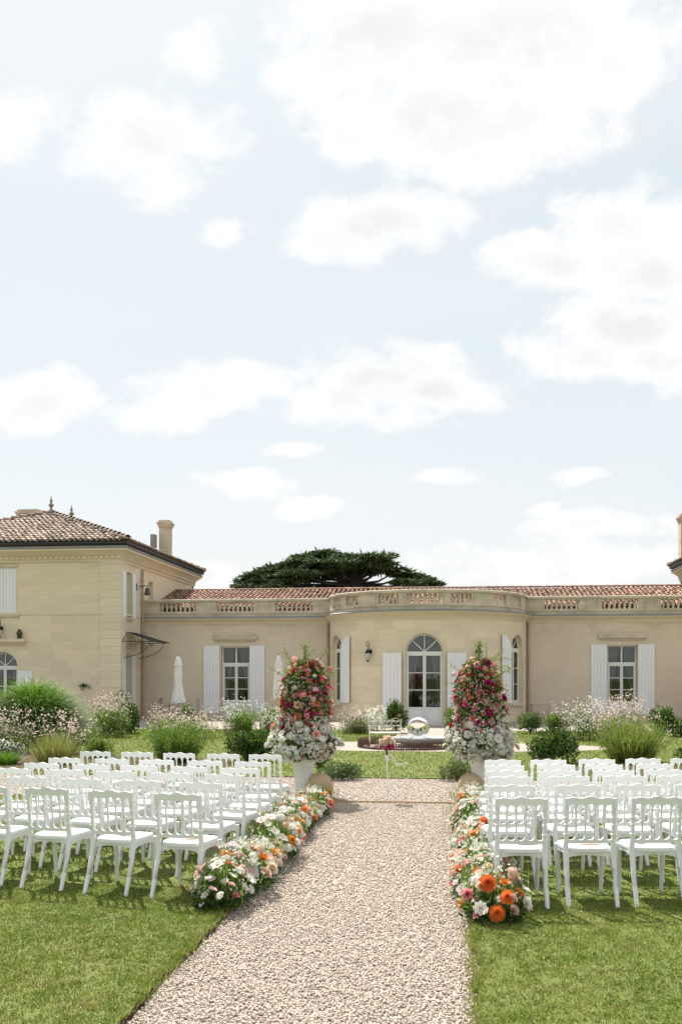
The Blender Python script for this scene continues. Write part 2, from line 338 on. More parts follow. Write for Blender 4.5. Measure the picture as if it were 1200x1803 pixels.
def blades(P, D, L, W, droop, seg=4):
    """arching grass blades: base P, start direction D, length L, width W, droop pulls the tip down"""
    n = len(P); D = unit(D); side = unit(np.cross(D, np.array([0, 0, 1.0]) + rng.normal(size=(n, 3)) * .15))
    L = np.broadcast_to(np.asarray(L, float), (n,)); W = np.broadcast_to(np.asarray(W, float), (n,)); droop = np.broadcast_to(np.asarray(droop, float), (n,))
    rows = []
    for k in range(seg + 1):
        t = k / seg
        c = P + D * (L * t)[:, None]; c = c - np.array([0, 0, 1.0]) * (droop * L * t * t)[:, None]
        w = (W * (1 - t) ** .7 * .5)[:, None] if k < seg else (W * .02)[:, None]
        rows += [c - side * w, c + side * w]
    V = np.stack(rows, 1).reshape(-1, 3); K = 2 * (seg + 1); i = np.arange(n)[:, None, None] * K
    q = np.array([[2 * k, 2 * k + 1, 2 * k + 3, 2 * k + 2] for k in range(seg)])[None]
    return V, (i + q).reshape(-1, 4)
def sphere_pts(n): return unit(rng.normal(size=(n, 3)))
# ------------------------------------------------------------------ the setting: ground, lawns, gravel
PXL, PXR = -1.80, 0.14                                 # gravel aisle between the two lawns
Y1, Y2, Y3, Y4, Y5 = 14.85, 18.15, 24.1, 27.7, 33.6    # cross path, middle lawn, fountain path, back lawn, terrace
YF, XC, RR = 42.85, -1.13, 4.16                        # facade plane, rotunda centre and radius
def sheet(name, pts, z, m):
    b = MB(); b.add([(x, y, z) for x, y in pts], [tuple(range(len(pts)))]); return tag(b.build(name, m), kind='structure')
def rect(x0, x1, y0, y1): return [(x0, y0), (x1, y0), (x1, y1), (x0, y1)]
sheet('ground', rect(-400, 400, -300, 900), -.075, 'ground')
sheet('gravel_path', rect(PXL - .1, PXR + .1, -12, Y1 + .05), -.052, 'gravel')
sheet('gravel_cross_path', rect(-40, 40, Y1 + .05, Y2 + .1), -.022, 'gravel_far')
FC = gpt(737, 1315.5, 0)                                # the fountain stands in an oval of gravel let into the lawn
oval = lambda a, k=1: (FC[0] - .1 + 5.0 * k * math.cos(a) , FC[1] + .15 + 1.72 * k * math.sin(a))
sheet('gravel_fountain_path', [oval(i * math.pi / 24) for i in range(48)], .006, 'gravel_far')
sheet('gravel_link_path', rect(-1.75, -.15, FC[1] + 1.5, Y5 - .02), .010, 'gravel_far')
sheet('gravel_terrace', rect(-40, 40, Y5 - .1, 60), -.020, 'gravel_far')
def wob(x, y, a=.012): return x + a * math.sin(y * 3.1 + x) + a * .7 * math.sin(y * 7.7 + 1) + random.uniform(-a, a) * .8
def lawn(name, pts, zt=0.0):
    b = MB(); n = len(pts)
    b.mi = 0; b.add([(x, y, zt) for x, y in pts], [tuple(range(n))])
    b.mi = 1; b.add([(x, y, z) for z in (zt, -.085) for x, y in pts], [(i, (i + 1) % n, n + (i + 1) % n, n + i) for i in range(n)])
    return tag(b.build(name, ['lawn', 'soil']), kind='structure')
ys = [3 + .09 * i for i in range(int((Y1 - 3) / .09))]
lawn('lawn_aisle_left', [(-40, -12), (PXL, -12)] + [(wob(PXL, y), y) for y in ys] + [(PXL, Y1), (-40, Y1)])
lawn('lawn_aisle_right', [(PXR, -12), (40, -12), (40, Y1), (PXR, Y1)] + [(wob(PXR, y, .018), y) for y in reversed(ys)])
lawn('lawn_middle', rect(-40, 40, Y2, Y5))
kb = MB()
kb.box(-39, 39, Y5 + .004, Y5 + .16, -.07, .014)
tag(kb.build('terrace_kerb', 'kerb'), kind='structure')
eb = MB(); eb.box(PXL + .01, PXR - .01, Y1 + .052, Y1 + .075, -.08, -.016); tag(eb.build('path_edging', 'stone_ball'), kind='structure')
ts = sheet('door_step', rect(XC - 1.4, XC + 1.4, 37.2, YF - RR + .02), -.012, 'kerb')

# pebbles on the aisle: a first layer you can see piece by piece
def pebbles(name, x0, x1, y0, y1, n, smin, smax, z, parent=None):
    P = np.stack([rng.uniform(x0, x1, n), rng.uniform(y0, y1, n), np.full(n, z) + rng.uniform(0, .010, n)], 1)
    base = np.array([[1, 0, 0], [.1, 1, 0], [-1, .1, 0], [0, -1, 0], [.15, .1, .75], [0, 0, -.6]])
    S = rng.uniform(smin, smax, n)[:, None, None] * .5; K = base[None] * (1 + rng.uniform(-.35, .35, (n, 6, 3)))
    K[:, :, 0] *= rng.uniform(.7, 1.35, n)[:, None]
    a = rng.uniform(0, 6.283, n); c, s = np.cos(a)[:, None], np.sin(a)[:, None]
    X = K[:, :, 0] * c - K[:, :, 1] * s; Y = K[:, :, 0] * s + K[:, :, 1] * c
    t = rng.uniform(-.5, .5, n)[:, None]; Z = K[:, :, 2] + X * t
    V = (P[:, None] + np.stack([X, Y, Z], 2) * S).reshape(-1, 3)
    T = np.array([[0, 1, 4], [1, 2, 4], [2, 3, 4], [3, 0, 4], [1, 0, 5], [2, 1, 5], [3, 2, 5], [0, 3, 5]])
    Fc = (np.arange(n)[:, None, None] * 6 + T[None]).reshape(-1, 3)
    return tag(link(name, fastmesh(name, V, Fc, 'pebble'), parent), 'pale beige gravel stones spread over the central aisle' if not parent else None, 'gravel' if not parent else None, kind='stuff')
pebbles('gravel_stones', PXL + .01, PXR, 3.2, 8.5, 46000, .010, .026, -.048)
pebbles('gravel_stones', PXL + .01, PXR, 8.5, Y1, 26000, .014, .028, -.048)
P_ = pebbles('gravel_stones', -9, 7, Y1 + .1, Y2, 26000, .016, .034, -.021); P_['label'] = 'pale gravel stones on the path crossing behind the chairs'
bpy.data.objects['gravel_stones.001']['label'] = 'pale gravel stones on the aisle between the chair rows'

# grass blades
def turf(name, label, areas, mname='grass_blade'):
    Vs, Fs, o = [], [], 0
    for x0, x1, y0, y1, n, lo, hi, w in areas:
        P = np.stack([rng.uniform(x0, x1, n), rng.uniform(y0, y1, n), np.full(n, -.004)], 1)
        # uneven growth: tufts
        if w > .012:
            oo = ((P[:, 0] - FC[0] + .1) / 5.03) ** 2 + ((P[:, 1] - FC[1] - .15) / 1.75) ** 2 > 1; oo &= ~((P[:, 0] > -1.78) & (P[:, 0] < -.12) & (P[:, 1] > FC[1])); P = P[oo]; n = len(P)
        if w < .012:                                   # the turf grows in small tufts
            nt = n // 6; c = np.stack([rng.uniform(x0, x1, nt), rng.uniform(y0, y1, nt), np.full(nt, -.004)], 1); g = rng.integers(0, nt, n); hz = rng.uniform(.55, 1.35, nt)[g]
            off = rng.normal(0, .011, (n, 2)); P = c[g]; P[:, :2] += off * 1.7
        else: off = rng.normal(0, .011, (n, 2)); hz = 1
        k = hz
        D = np.stack([rng.normal(0, .35, n) + off[:, 0] * 38, rng.normal(0, .35, n) + off[:, 1] * 38, np.ones(n)], 1)
        L = rng.uniform(lo, hi, n) * k; W = np.full(n, w) * rng.uniform(.7, 1.3, n)
        D = unit(D); R = unit(np.cross(D, rng.normal(size=(n, 3))))
        m = P + D * L[:, None] * .55; tip = P + D * L[:, None]; tip[:, 2] -= L * .18
        V = np.stack([P - R * W[:, None] * .5, P + R * W[:, None] * .5, m + R * W[:, None] * .42, tip, m - R * W[:, None] * .42], 1).reshape(-1, 3)
        i = np.arange(n)[:, None] * 5
        Fc = np.concatenate([i + np.array([[0, 1, 2]]), i + np.array([[0, 2, 4]]), i + np.array([[4, 2, 3]])], 1).reshape(-1, 3)
        Vs.append(V); Fs.append(Fc + o); o += len(V)
    return tag(link(name, fastmesh(name, np.concatenate(Vs), np.concatenate(Fs), mname)), label, 'grass', kind='stuff')
turf('grass', 'short mown grass on the lawn beside the aisle on the hipped-roof house side', [(-5.2, PXL, 4.4, 8.6, 100000, .018, .042, .0055), (-7.5, PXL, 8.6, Y1, 50000, .02, .045, .009), (PXL - .05, PXL + .03, 4.4, 10, 3000, .015, .05, .005)])
turf('grass', 'short mown grass on the lawn beside the aisle on the far side from the hipped-roof house', [(PXR, 4.4, 4.4, 8.6, 110000, .018, .042, .0055), (PXR, 6.5, 8.6, Y1, 45000, .02, .045, .009), (PXR - .05, PXR + .04, 4.4, 10, 3500, .015, .045, .005)])
turf('grass', 'mown grass of the lawn strip before the fountain', [(-12, 9, Y2, Y4, 62000, .028, .05, .018)])
turf('grass', 'mown grass of the lawn strips before the terrace', [(-16, 12, Y4, Y5, 44000, .03, .055, .025)])
def clovers(name, label, areas):
    Ps = np.concatenate([np.stack([rng.uniform(a, b, n), rng.uniform(c, d, n), rng.uniform(.008, .028, n)], 1) for a, b, c, d, n in areas])
    k = np.sin(Ps[:, 0] * 2.3 + 1.3) * np.sin(Ps[:, 1] * 1.9) + np.sin(Ps[:, 0] * 6.1) * .4
    Ps = Ps[k + rng.normal(0, .3, len(Ps)) > .05]
    n = len(Ps); D = np.stack([rng.normal(size=n), rng.normal(size=n), rng.normal(size=n) * .3], 1)
    V, Fc = leaves(Ps, D, rng.uniform(.01, .02, n), rng.uniform(.009, .016, n), .1)
    return tag(link(name, fastmesh(name, V, Fc, 'clover'), None), label, 'clover', kind='stuff')
clovers('clover', 'small clover leaves scattered through the lawn around the chairs', [(-5, PXL, 4.4, 11, 26000), (PXR, 4.2, 4.4, 11, 26000)])

P = np.concatenate([np.stack([rng.uniform(a, c, n), rng.uniform(4.6, 12, n), rng.uniform(.02, .035, n)], 1) for a, c, n in ((-5, PXL - .05, 420), (PXR + .05, 4.2, 420))])
V, Fc = leaves(P, rng.normal(size=(len(P), 3)) * np.array([1, 1, .4]), rng.uniform(.008, .016, len(P)), .009)
tag(link('petal_litter', fastmesh('petal_litter', V, Fc, 'white_petal_small')), 'tiny pale petals and clover heads dotted over the lawn', 'petals', kind='stuff')
# ------------------------------------------------------------------ wall builders
def strip_wall(b, fm, s0, s1, z0, z1, ops, th, ds=1.0):
    """wall along s with real openings (sa, sb, za, zb, arch radius or 0) and reveals; fm(s, out) -> x, y"""
    S = {round(s0, 5), round(s1, 5)}; k = s0
    while k < s1: S.add(round(k, 5)); k += ds
    for sa, sb, za, zb, r in ops:
        S |= {round(sa, 5), round(sb, 5)}
        if r:
            for i in range(1, 16): S.add(round(sa + (sb - sa) * .5 * (1 - math.cos(math.pi * i / 16)), 5))
    S = sorted(S)
    def top(o, s):
        sa, sb, za, zb, r = o
        return zb + math.sqrt(max(0, r * r - (s - (sa + sb) / 2) ** 2)) if r else zb
    for a, c in zip(S[:-1], S[1:]):
        mid = (a + c) / 2; os_ = sorted((o for o in ops if o[0] < mid < o[1]), key=lambda o: o[2])
        iv = []; cur = (z0, z0)
        for o in os_:
            if o[2] > cur[0] + .001: iv.append((cur, (o[2], o[2])))
            cur = (top(o, a), top(o, c))
        iv.append((cur, (z1, z1)))
        for (la, lc), (ha, hc) in iv:
            for out in (0, -th):
                xa, ya = fm(a, out); xc, yc = fm(c, out)
                b.add([(xa, ya, la), (xc, yc, lc), (xc, yc, hc), (xa, ya, ha)], [(0, 1, 2, 3)])
        for o in os_:
            for zz in ([(o[2], o[2])] if o[2] > z0 + .001 else []) + [(top(o, a), top(o, c))]:
                b.add([(*fm(a, 0), zz[0]), (*fm(c, 0), zz[1]), (*fm(c, -th), zz[1]), (*fm(a, -th), zz[0])], [(0, 1, 2, 3)])
    for sa, sb, za, zb, r in ops:
        for s in (sa, sb): b.add([(*fm(s, 0), za), (*fm(s, 0), zb), (*fm(s, -th), zb), (*fm(s, -th), za)], [(0, 1, 2, 3)])
    for s in (s0, s1): b.add([(*fm(s, 0), z0), (*fm(s, 0), z1), (*fm(s, -th), z1), (*fm(s, -th), z0)], [(0, 1, 2, 3)])
    for z in (z1,):
        for a, c in zip(S[:-1], S[1:]): b.add([(*fm(a, 0), z), (*fm(c, 0), z), (*fm(c, -th), z), (*fm(a, -th), z)], [(0, 1, 2, 3)])
def free_runs(s0, s1, za, zb, ops, pad=.0):
    runs = [(s0, s1)]
    for sa, sb, oa, ob, r in ops:
        if zb <= oa + .001 or za >= ob + r - .001: continue
        if r and za >= ob:                       # within the arch: its width at the bottom of the course
            h = math.sqrt(max(0, r * r - (za - ob) ** 2)); m = (sa + sb) / 2; sa, sb = m - h, m + h
        nr = []
        for a, c in runs:
            if sb <= a or sa >= c: nr.append((a, c)); continue
            if sa - pad > a: nr.append((a, sa - pad))
            if sb + pad < c: nr.append((sb + pad, c))
        runs = nr
    return runs
def courses(put, s0, s1, z0, z1, ch, ln, ops, pad=.0, gap=.004):
    n = max(1, round((z1 - z0) / ch)); ch = (z1 - z0) / n
    for i in range(n):
        za, zb = z0 + i * ch, z0 + (i + 1) * ch
        for a, c in free_runs(s0, s1, za, zb, ops, pad):
            if c - a < .05: continue
            k = a; first = True; off = ln * (.5 if i % 2 else 1) * random.uniform(.9, 1.1)
            while k < c - .001:
                e = k + (off if first else ln * random.uniform(.75, 1.25)); first = False
                if c - e < ln * .35: e = c
                put(k + gap / 2, e - gap / 2, za + gap / 2, zb - gap / 2); k = e
UNIT = MB(); UNIT.box(0, 1, 0, 1, 0, 1); UNITS = {}
def unit_box(m):
    if m not in UNITS: UNITS[m] = UNIT.mesh('block', m)
    return UNITS[m]
def sheet_path(rings, b):
    n = len(rings[0])
    for r0, r1 in zip(rings[:-1], rings[1:]):
        for i in range(n - 1): b.add([r0[i], r0[i + 1], r1[i + 1], r1[i]], [(0, 1, 2, 3)])
def rect_sweep(b, x0, x1, y0, y1, prof):
    rings = []
    for o, z in prof: rings.append([(x0 - o, y0 - o, z), (x1 + o, y0 - o, z), (x1 + o, y1 + o, z), (x0 - o, y1 + o, z), (x0 - o, y0 - o, z)])
    sheet_path(rings, b)
def barrel_tiles(P0, P1, Q0, Q1, pitch, row, m, name, parent, r=.085):
    """half-round tiles over the slope P0 P1 (eave) - Q0 Q1 (ridge), each a little off its neighbours"""
    P0, P1, Q0, Q1 = (np.array(p, float) for p in (P0, P1, Q0, Q1))
    eu = P1 - P0; W = np.linalg.norm(eu); eu /= W; nrm = np.cross(eu, Q0 - P0); nrm /= np.linalg.norm(nrm)
    if nrm[2] < 0: nrm = -nrm
    ev = np.cross(nrm, eu); ev = ev if ev[2] > 0 else -ev
    Hh = np.dot(Q0 - P0, ev); a0 = np.dot(Q0 - P0, eu); a1 = np.dot(Q1 - P0, eu)
    C = []
    for i in range(int(Hh / row) + 1):
        v = i * row; t = min(1, v / Hh); lo = a0 * t; hi = W + (a1 - W) * t
        k0 = math.ceil(lo / pitch); k1 = math.floor(hi / pitch)
        for k in range(k0, k1 + 1): C.append((k * pitch, v, k))
    C = np.array(C); n = len(C); seg = 5; th = np.linspace(0, math.pi, seg + 1)
    u = C[:, 0] + rng.normal(0, .008, n); v = C[:, 1] + rng.normal(0, .018, n); lift = rng.uniform(0, .014, n); sk = rng.normal(0, .014, n)
    V = np.zeros((n, 2 * (seg + 1), 3)); r0, r1 = r, r * .78; Lt = row * 1.22
    for e, (rr, dv, dz) in enumerate(((r0, -.02, .035), (r1, Lt, 0.0))):
        for j in range(seg + 1):
            uu = u + math.cos(th[j]) * rr + (sk if e else -sk); vv = v + dv; ww = math.sin(th[j]) * rr * .85 + dz + lift
            V[:, e * (seg + 1) + j] = P0 + eu * uu[:, None] + ev * vv[:, None] + nrm * ww[:, None]
    T = np.array([[j, j + 1, seg + 2 + j, seg + 1 + j] for j in range(seg)] + [[0, 2, 3, 5]])
    Fc = (np.arange(n)[:, None, None] * (2 * seg + 2) + T[None]).reshape(-1, 4)
    return tag(link(name, fastmesh(name, V.reshape(-1, 3), Fc, m), parent), kind='stuff')
def add_shutter(parent, M, w, z0, z1, arch=0, boards=5, closed=False):
    """boarded shutter lying against the wall; local x from 0 to w; arch=+1/-1: quarter-round top rising to that side"""
    b = MB(); bw = w / boards
    for i in range(boards):
        x0 = i * bw + .003; x1 = (i + 1) * bw - .003
        if arch:
            xs = [x0 + (x1 - x0) * k / 3 for k in range(4)]
            def zt(x): d = (w - x) if arch > 0 else x; return z1 - w * 1.05 + w * 1.05 * math.sqrt(max(0, 1 - (d / w) ** 2))
            b.strip(xs, [z0] * 4, [max(z0 + .1, zt(x)) for x in xs], -.055, -.022)
        else: b.box(x0, x1, -.055, -.022, z0, z1)
    b.box(.004, w - .004, -.030, -.019, z0 + .01, (z1 - w if arch else z1) - .01)
    o = b.build('shutter', 'paint_white', parent, M)
    for z in (z0 + .25, z1 - (w + .15 if arch else .3)):
        h = MB(); h.box(.01, w * .75, -.0615, -.0545, z, z + .035); h.build('hinge_strap', 'paint_white', o, M)
    return o
def add_window(parent, M, hw, z0, zt, panel=.0, transom=None, rows=3, arch=0, dep=.17, curtains=True, name='window', handle=False):
    """casement pair: local x centred, y inwards. zt = springing or head"""
    f = MB(); t = .055; y0, y1 = dep, dep + .07
    f.box(-hw, -hw + t, y0, y1, z0, zt); f.box(hw - t, hw, y0, y1, z0, zt); f.box(-hw, hw, y0 - .002, y1 + .002, z0 - .005, z0 + .05)
    top = transom if transom else zt
    f.box(-hw, hw, y0 - .012, y1 + .004, top - .06, top + .045)
    if transom and not arch: f.box(-hw, hw, y0 - .003, y1 + .003, zt - t, zt); f.box(-.03, .03, y0 - .004, y1 - .004, transom, zt)
    if arch:
        R_ = hw; n = 20
        for i in range(n):
            a, c = math.pi * i / n, math.pi * (i + 1) / n; vs = []
            for y in (y0, y1):
                for rr in (R_ - t, R_): vs += [(rr * math.cos(a), y, zt + rr * math.sin(a)), (rr * math.cos(c), y, zt + rr * math.sin(c))]
            f.add(vs, [(0, 1, 3, 2), (4, 6, 7, 5), (0, 4, 5, 1), (2, 3, 7, 6)])
        for ang in (45, 90, 135):
            a = math.radians(ang); dx, dz = math.cos(a), math.sin(a); px_, pz_ = -dz * .016, dx * .016; e = R_ - .03; z_ = zt + .03
            f.add([(sx * px_ + dx * q_, y, z_ + sx * pz_ + dz * (q_ - (.03 if q_ else 0))) for y in (y0 + .012, y1 - .012) for sx, q_ in ((-1, 0), (1, 0), (1, e), (-1, e))], [(0, 1, 2, 3), (4, 7, 6, 5), (0, 4, 5, 1), (1, 5, 6, 2), (2, 6, 7, 3), (3, 7, 4, 0)])
    fo = f.build(name, 'frame_white', parent, M)
    lt = top - .06
    for s in (-1, 1):
        xa, xb = (-hw + t + .004, -.004) if s < 0 else (.004, hw - t - .004)
        l = MB(); w_ = .055; za = z0 + .055; zb = lt - .003; gz = za + panel + .06
        l.box(xa, xa + w_, y0 - .01, y1 - .02, za, zb); l.box(xb - w_, xb, y0 - .01, y1 - .02, za, zb)
        l.box(xa + w_, xb - w_, y0 - .009, y1 - .021, zb - w_, zb); l.box(xa + w_, xb - w_, y0 - .009, y1 - .021, gz - .06, gz)
        if panel: l.box(xa + w_, xb - w_, y0 + .012, y1 - .03, za, gz - .06); l.box(xa + w_ + .05, xb - w_ - .05, y0 + .004, y1 - .034, za + .06, gz - .12)
        else: pass
        ph = (zb - w_ - gz) / rows
        for r_ in range(1, rows): l.box(xa + w_, xb - w_, y0 - .004, y1 - .03, gz + r_ * ph - .014, gz + r_ * ph + .014)
        lo = l.build('door_leaf' if handle else 'casement', 'frame_white', fo, M)
        for r_ in range(rows):
            p = MB(); p.box(xa + w_, xb - w_, y0 + .016, y0 + .021, gz + r_ * ph + .012, gz + (r_ + 1) * ph - .012); p.build('pane', 'pane_glass', fo, M)
    if handle:
        h = MB(); h.tube([(.05, y0 - .01, z0 + 1.1), (.05, y0 - .06, z0 + 1.1), (.13, y0 - .06, z0 + 1.1)], .01, 6); h.build('handle', 'black_iron', fo, M)
    if transom and not arch:
        for s in (-1, 1):
            p = MB(); xa, xb = sorted((s * .03, s * (hw - t))); p.box(xa, xb, y0 + .03, y0 + .035, transom + .045, zt - t); p.build('pane', 'pane_glass', fo, M)
    if arch:
        p = MB(); n = 20; vs = [(math.cos(math.pi * i / n) * (hw - .03), y, zt + math.sin(math.pi * i / n) * (hw - .03)) for y in (y0 + .03, y0 + .035) for i in range(n + 1)]
        p.add(vs, [tuple(range(n + 1)), tuple(range(2 * n + 1, n, -1))]); p.build('pane', 'pane_glass', fo, M)
    if curtains:
        for s in (-1, 1):
            c = MB(); n = 26; rows_ = 9; zt2 = (zt + (hw * .95 if arch else 0)) - .04; zb = z0 + .05; vs = []
            for j in range(rows_ + 1):
                tt = j / rows_; z = zb + (zt2 - zb) * tt; wide = hw * (.30 + .62 * max(0, (tt - .25) / .75) ** 1.3) if tt > .25 else hw * (.30 + .12 * (1 - tt / .25))
                lim = math.sqrt(max(.02, hw ** 2 - max(0, z - zt) ** 2)) if arch else hw
                for i in range(n + 1):
                    k = i / n; x = s * (lim - min(wide, lim) * k); y = y1 + .14 + .025 * math.sin(i * 1.9 + j * .12) + .01 * math.sin(i * 3.3)
                    vs.append((x, y, z))
            c.add(vs, [(j * (n + 1) + i, j * (n + 1) + i + 1, (j + 1) * (n + 1) + i + 1, (j + 1) * (n + 1) + i) for j in range(rows_) for i in range(n)])
            c.build('curtain', 'curtain', fo, M, smooth=True)
    return fo
# ------------------------------------------------------------------ the low wing with its rotunda
wing = thing('wing_building', (XC, YF, 0), 'long low cream wing with a rounded bay, stone balustrade and tiled roof', 'building')
XL, XR = -13.66, 11.28
flat = lambda s, out: (s, YF - out)
rot = lambda s, out: (XC + (RR + out) * math.sin(s / RR), YF - (RR + out) * math.cos(s / RR))
WZ = 4.22
def fx(px): return wpt(px, 1188, YF)[0]
wl = (fx(389), fx(440)); wr = (fx(1068), fx(1121))
def opening(x): c = sum(x) / 2; return c, (x[1] - x[0]) / 2
cl, hl = opening(wl); cr, hr = opening(wr)
WT = 3.12
b = MB()
strip_wall(b, flat, XL, XC - RR, -.06, WZ, [(cl - hl, cl + hl, .02, WT, 0)], .4)
b.build('wall', 'stucco', wing)
b = MB()
strip_wall(b, flat, XC + RR, XR, -.06, WZ, [(cr - hr, cr + hr, .02, WT, 0)], .4)
b.build('wall', 'stucco', wing)
dw = .74; dspring = 2.74; wph = math.radians(63); whw = .58; wz0, wsp = .72, 2.92
rops = [(-dw, dw, -.03, dspring, dw)] + [(s * RR * wph - whw, s * RR * wph + whw, wz0, wsp, whw) for s in (-1, 1)]
b = MB(); strip_wall(b, rot, -RR * math.pi / 2, RR * math.pi / 2, -.06, WZ, rops, .38, .25)
rw = b.build('rotunda_wall', 'stone', wing)
def rot_block(a, c, za, zb):
    b = MB(); n = max(1, int((c - a) / .18)); ss = [a + (c - a) * i / n for i in range(n + 1)]; vs = []
    for s in ss:
        for o in (-.02, .005):
            x, y = rot(s, o); vs += [(x, y, za), (x, y, zb)]
    fs = []
    for i in range(n):
        p = 4 * i; q = p + 4; fs += [(p + 2, q + 2, q + 3, p + 3), (p + 3, q + 3, q + 1, p + 1), (p, q, q + 2, p + 2)]
    fs += [(0, 1, 3, 2), (4 * n, 4 * n + 2, 4 * n + 3, 4 * n + 1)]
    b.add(vs, fs); b.build('stone_block', 'stone_block', rw)
courses(rot_block, -RR * math.radians(88), RR * math.radians(88), .02, 4.0, .36, .85, rops, pad=.12)
# arch surround of the middle door
b = MB()
def arch_band(b, fm, sc, hw, zs, z0, wd, o0, o1):
    pts = [(-hw, z0)] + [(-hw, zs)] + [(hw * math.cos(math.pi - math.pi * i / 24), zs + hw * math.sin(math.pi * i / 24)) for i in range(1, 24)] + [(hw, zs), (hw, z0)]
    k = (hw + wd) / hw
    out = [(-hw - wd, z0), (-hw - wd, zs)] + [(p[0] * k, zs + (p[1] - zs) * k) for p in pts[2:-2]] + [(hw + wd, zs), (hw + wd, z0)]
    for i in range(len(pts) - 1):
        q = [pts[i], pts[i + 1], out[i + 1], out[i]]
        b.add([(*fm(sc + s, o1), z) for s, z in q] + [(*fm(sc + s, o0), z) for s, z in q], [(0, 1, 2, 3), (0, 4, 5, 1), (2, 6, 7, 3), (1, 5, 6, 2)])
arch_band(b, rot, 0, dw, dspring, -.03, .075, 0, .03); b.build('door_surround', 'stone', wing)
for s in (-1, 1):
    b = MB(); arch_band(b, rot, s * RR * wph, whw, wsp, wz0, .06, 0, .02); b.build('window_surround', 'stone', wing)
def MR(phi, out=0): return TR(XC + (RR + out) * math.sin(phi), YF - (RR + out) * math.cos(phi), 0, phi)
add_window(wing, MR(0), dw - .012, -.02, dspring, panel=.52, transom=dspring, rows=3, arch=1, dep=.2, name='door', handle=True)
for s in (-1, 1):
    add_window(wing, MR(s * wph), whw - .012, wz0, wsp, panel=0, transom=wsp, rows=3, arch=1, dep=.2, curtains=False)
    b = MB(); b.box(-whw - .07, whw + .07, -.09, .2, wz0 - .09, wz0 - .012); b.build('window_sill', 'stone', wing, MR(s * wph))
add_window(wing, TR(cl, YF, 0), hl - .012, .02, WT, panel=.62, transom=2.36, rows=3, dep=.2)
add_window(wing, TR(cr, YF, 0), hr - .012, .02, WT, panel=.62, transom=2.36, rows=3, dep=.2)
for c, h, p in ((cl, hl, (359, 386.5, 438, 464)), (cr, hr, (1039, 1067, 1122, 1151))):
    x = [fx(q) for q in p]
    add_shutter(wing, TR(x[0], YF, 0), x[1] - x[0], .18, 3.16); add_shutter(wing, TR(max(x[2], c + h), YF, 0), x[3] - x[2], .18, 3.16)
    b = MB(); b.strip([c - .98, c - .9, c + .9, c + .98], [3.42] * 4, [3.58, 3.63, 3.63, 3.58], YF - .13, YF + .01); b.box(c - .86, c + .86, YF - .07, YF + .01, 3.34, 3.42)
    b.build('window_ledge', 'old_stone', wing)
# door shutters, flat against the curve
for s in (-1, 1):
    ph = math.asin(1.22 / RR) * s; M = MR(ph, .075)
    add_shutter(wing, M @ Matrix.Translation((-.385, 0, 0)), .77, .12, 2.74)
    # arched shutters of the side windows lie open on the front side
    for side, name in ((-1, 'a'),):
        sc = s * (RR * wph - whw - .06 - .33); M = MR(sc / RR, .05)
        add_shutter(wing, M @ Matrix.Translation((-.29, 0, 0)), .58, wz0 + .02, wsp + .55, arch=-s)
# cornice, lead flashing, parapet
def path_ring(out, z, n=48):
    xo = math.sqrt((RR + out) ** 2 - out ** 2); ph = math.atan2(xo, out)
    arc = [(XC + (RR + out) * math.sin(-ph + 2 * ph * i / n), YF - (RR + out) * math.cos(-ph + 2 * ph * i / n), z) for i in range(n + 1)]
    return [(XL, YF - out, z)] + arc + [(XR, YF - out, z)]
b = MB(); sheet_path([path_ring(o, z) for o, z in ((-.02, 4.1), (.03, 4.1), (.03, 4.17), (.05, 4.17), (.05, 4.2), (.1, 4.22), (.14, 4.27), (.22, 4.31), (.24, 4.31), (.24, 4.36), (-.1, 4.38))], b); b.build('cornice', 'stone', wing)
b = MB(); sheet_path([path_ring(o, z) for o, z in ((.255, 4.345), (.26, 4.375), (.06, 4.43), (-.02, 4.432))], b); b.build('flashing', 'lead', wing)
PZ0, PZ1, BZ0, BZ1 = 4.38, 5.1, 4.66, 5.06
def panel_px(l): return [(fx(a), fx(c)) for a, c in l]
po = .01
pm = lambda s, out: flat(s, out + po); prm = lambda s, out: rot(s, out + po)
par = MB()
pl = panel_px([(281, 345), (382, 446), (484, 550)]); pr = panel_px([(958, 1019), (1059, 1122), (1163, 1226)])
strip_wall(par, pm, XL, XC - RR, PZ0, PZ1, [(a, c, BZ0, BZ1, 0) for a, c in pl], .24)
strip_wall(par, pm, XC + RR, XR, PZ0, PZ1, [(a, c, BZ0, BZ1, 0) for a, c in pr], .24)
ra = [(-9.4, 9.4), (14, 26), (39.5, 50.5), (56.5, 68)]; ra = ra + [(-c, -a) for a, c in ra[1:]]
ra = sorted((math.radians(a) * RR, math.radians(c) * RR) for a, c in ra)
strip_wall(par, prm, -RR * math.pi / 2 + .01, RR * math.pi / 2 - .01, PZ0, PZ1, [(a, c, BZ0, BZ1, 0) for a, c in ra], .24, .2)
paro = par.build('balustrade', 'old_stone', wing)
b = MB(); sheet_path([path_ring(o, z) for o, z in ((.015, 5.08), (.07, 5.1), (.08, 5.15), (.08, 5.18), (.05, 5.21), (-.26, 5.215), (-.29, 5.18), (-.29, 5.1), (-.2, 5.08))], b); b.build('coping', 'old_stone', wing)
b = MB(); sheet_path([path_ring(o, z) for o, z in ((.01, 4.56), (.035, 4.57), (.035, 4.6), (.01, 4.62))], b); b.build('plinth_moulding', 'old_stone', wing)
hh = BZ1 - BZ0
bal = MB(); bal.lathe([(.05, 0), (.05, .04), (.03, .055), (.036, .09), (.062, .14), (.066, .18), (.05, .235), (.03, .29), (.028, .32), (.045, .335), (.045, .35), (.03, .36), (.05, .372), (.05, hh)], 8); balm = bal.mesh('baluster', 'old_stone', True)
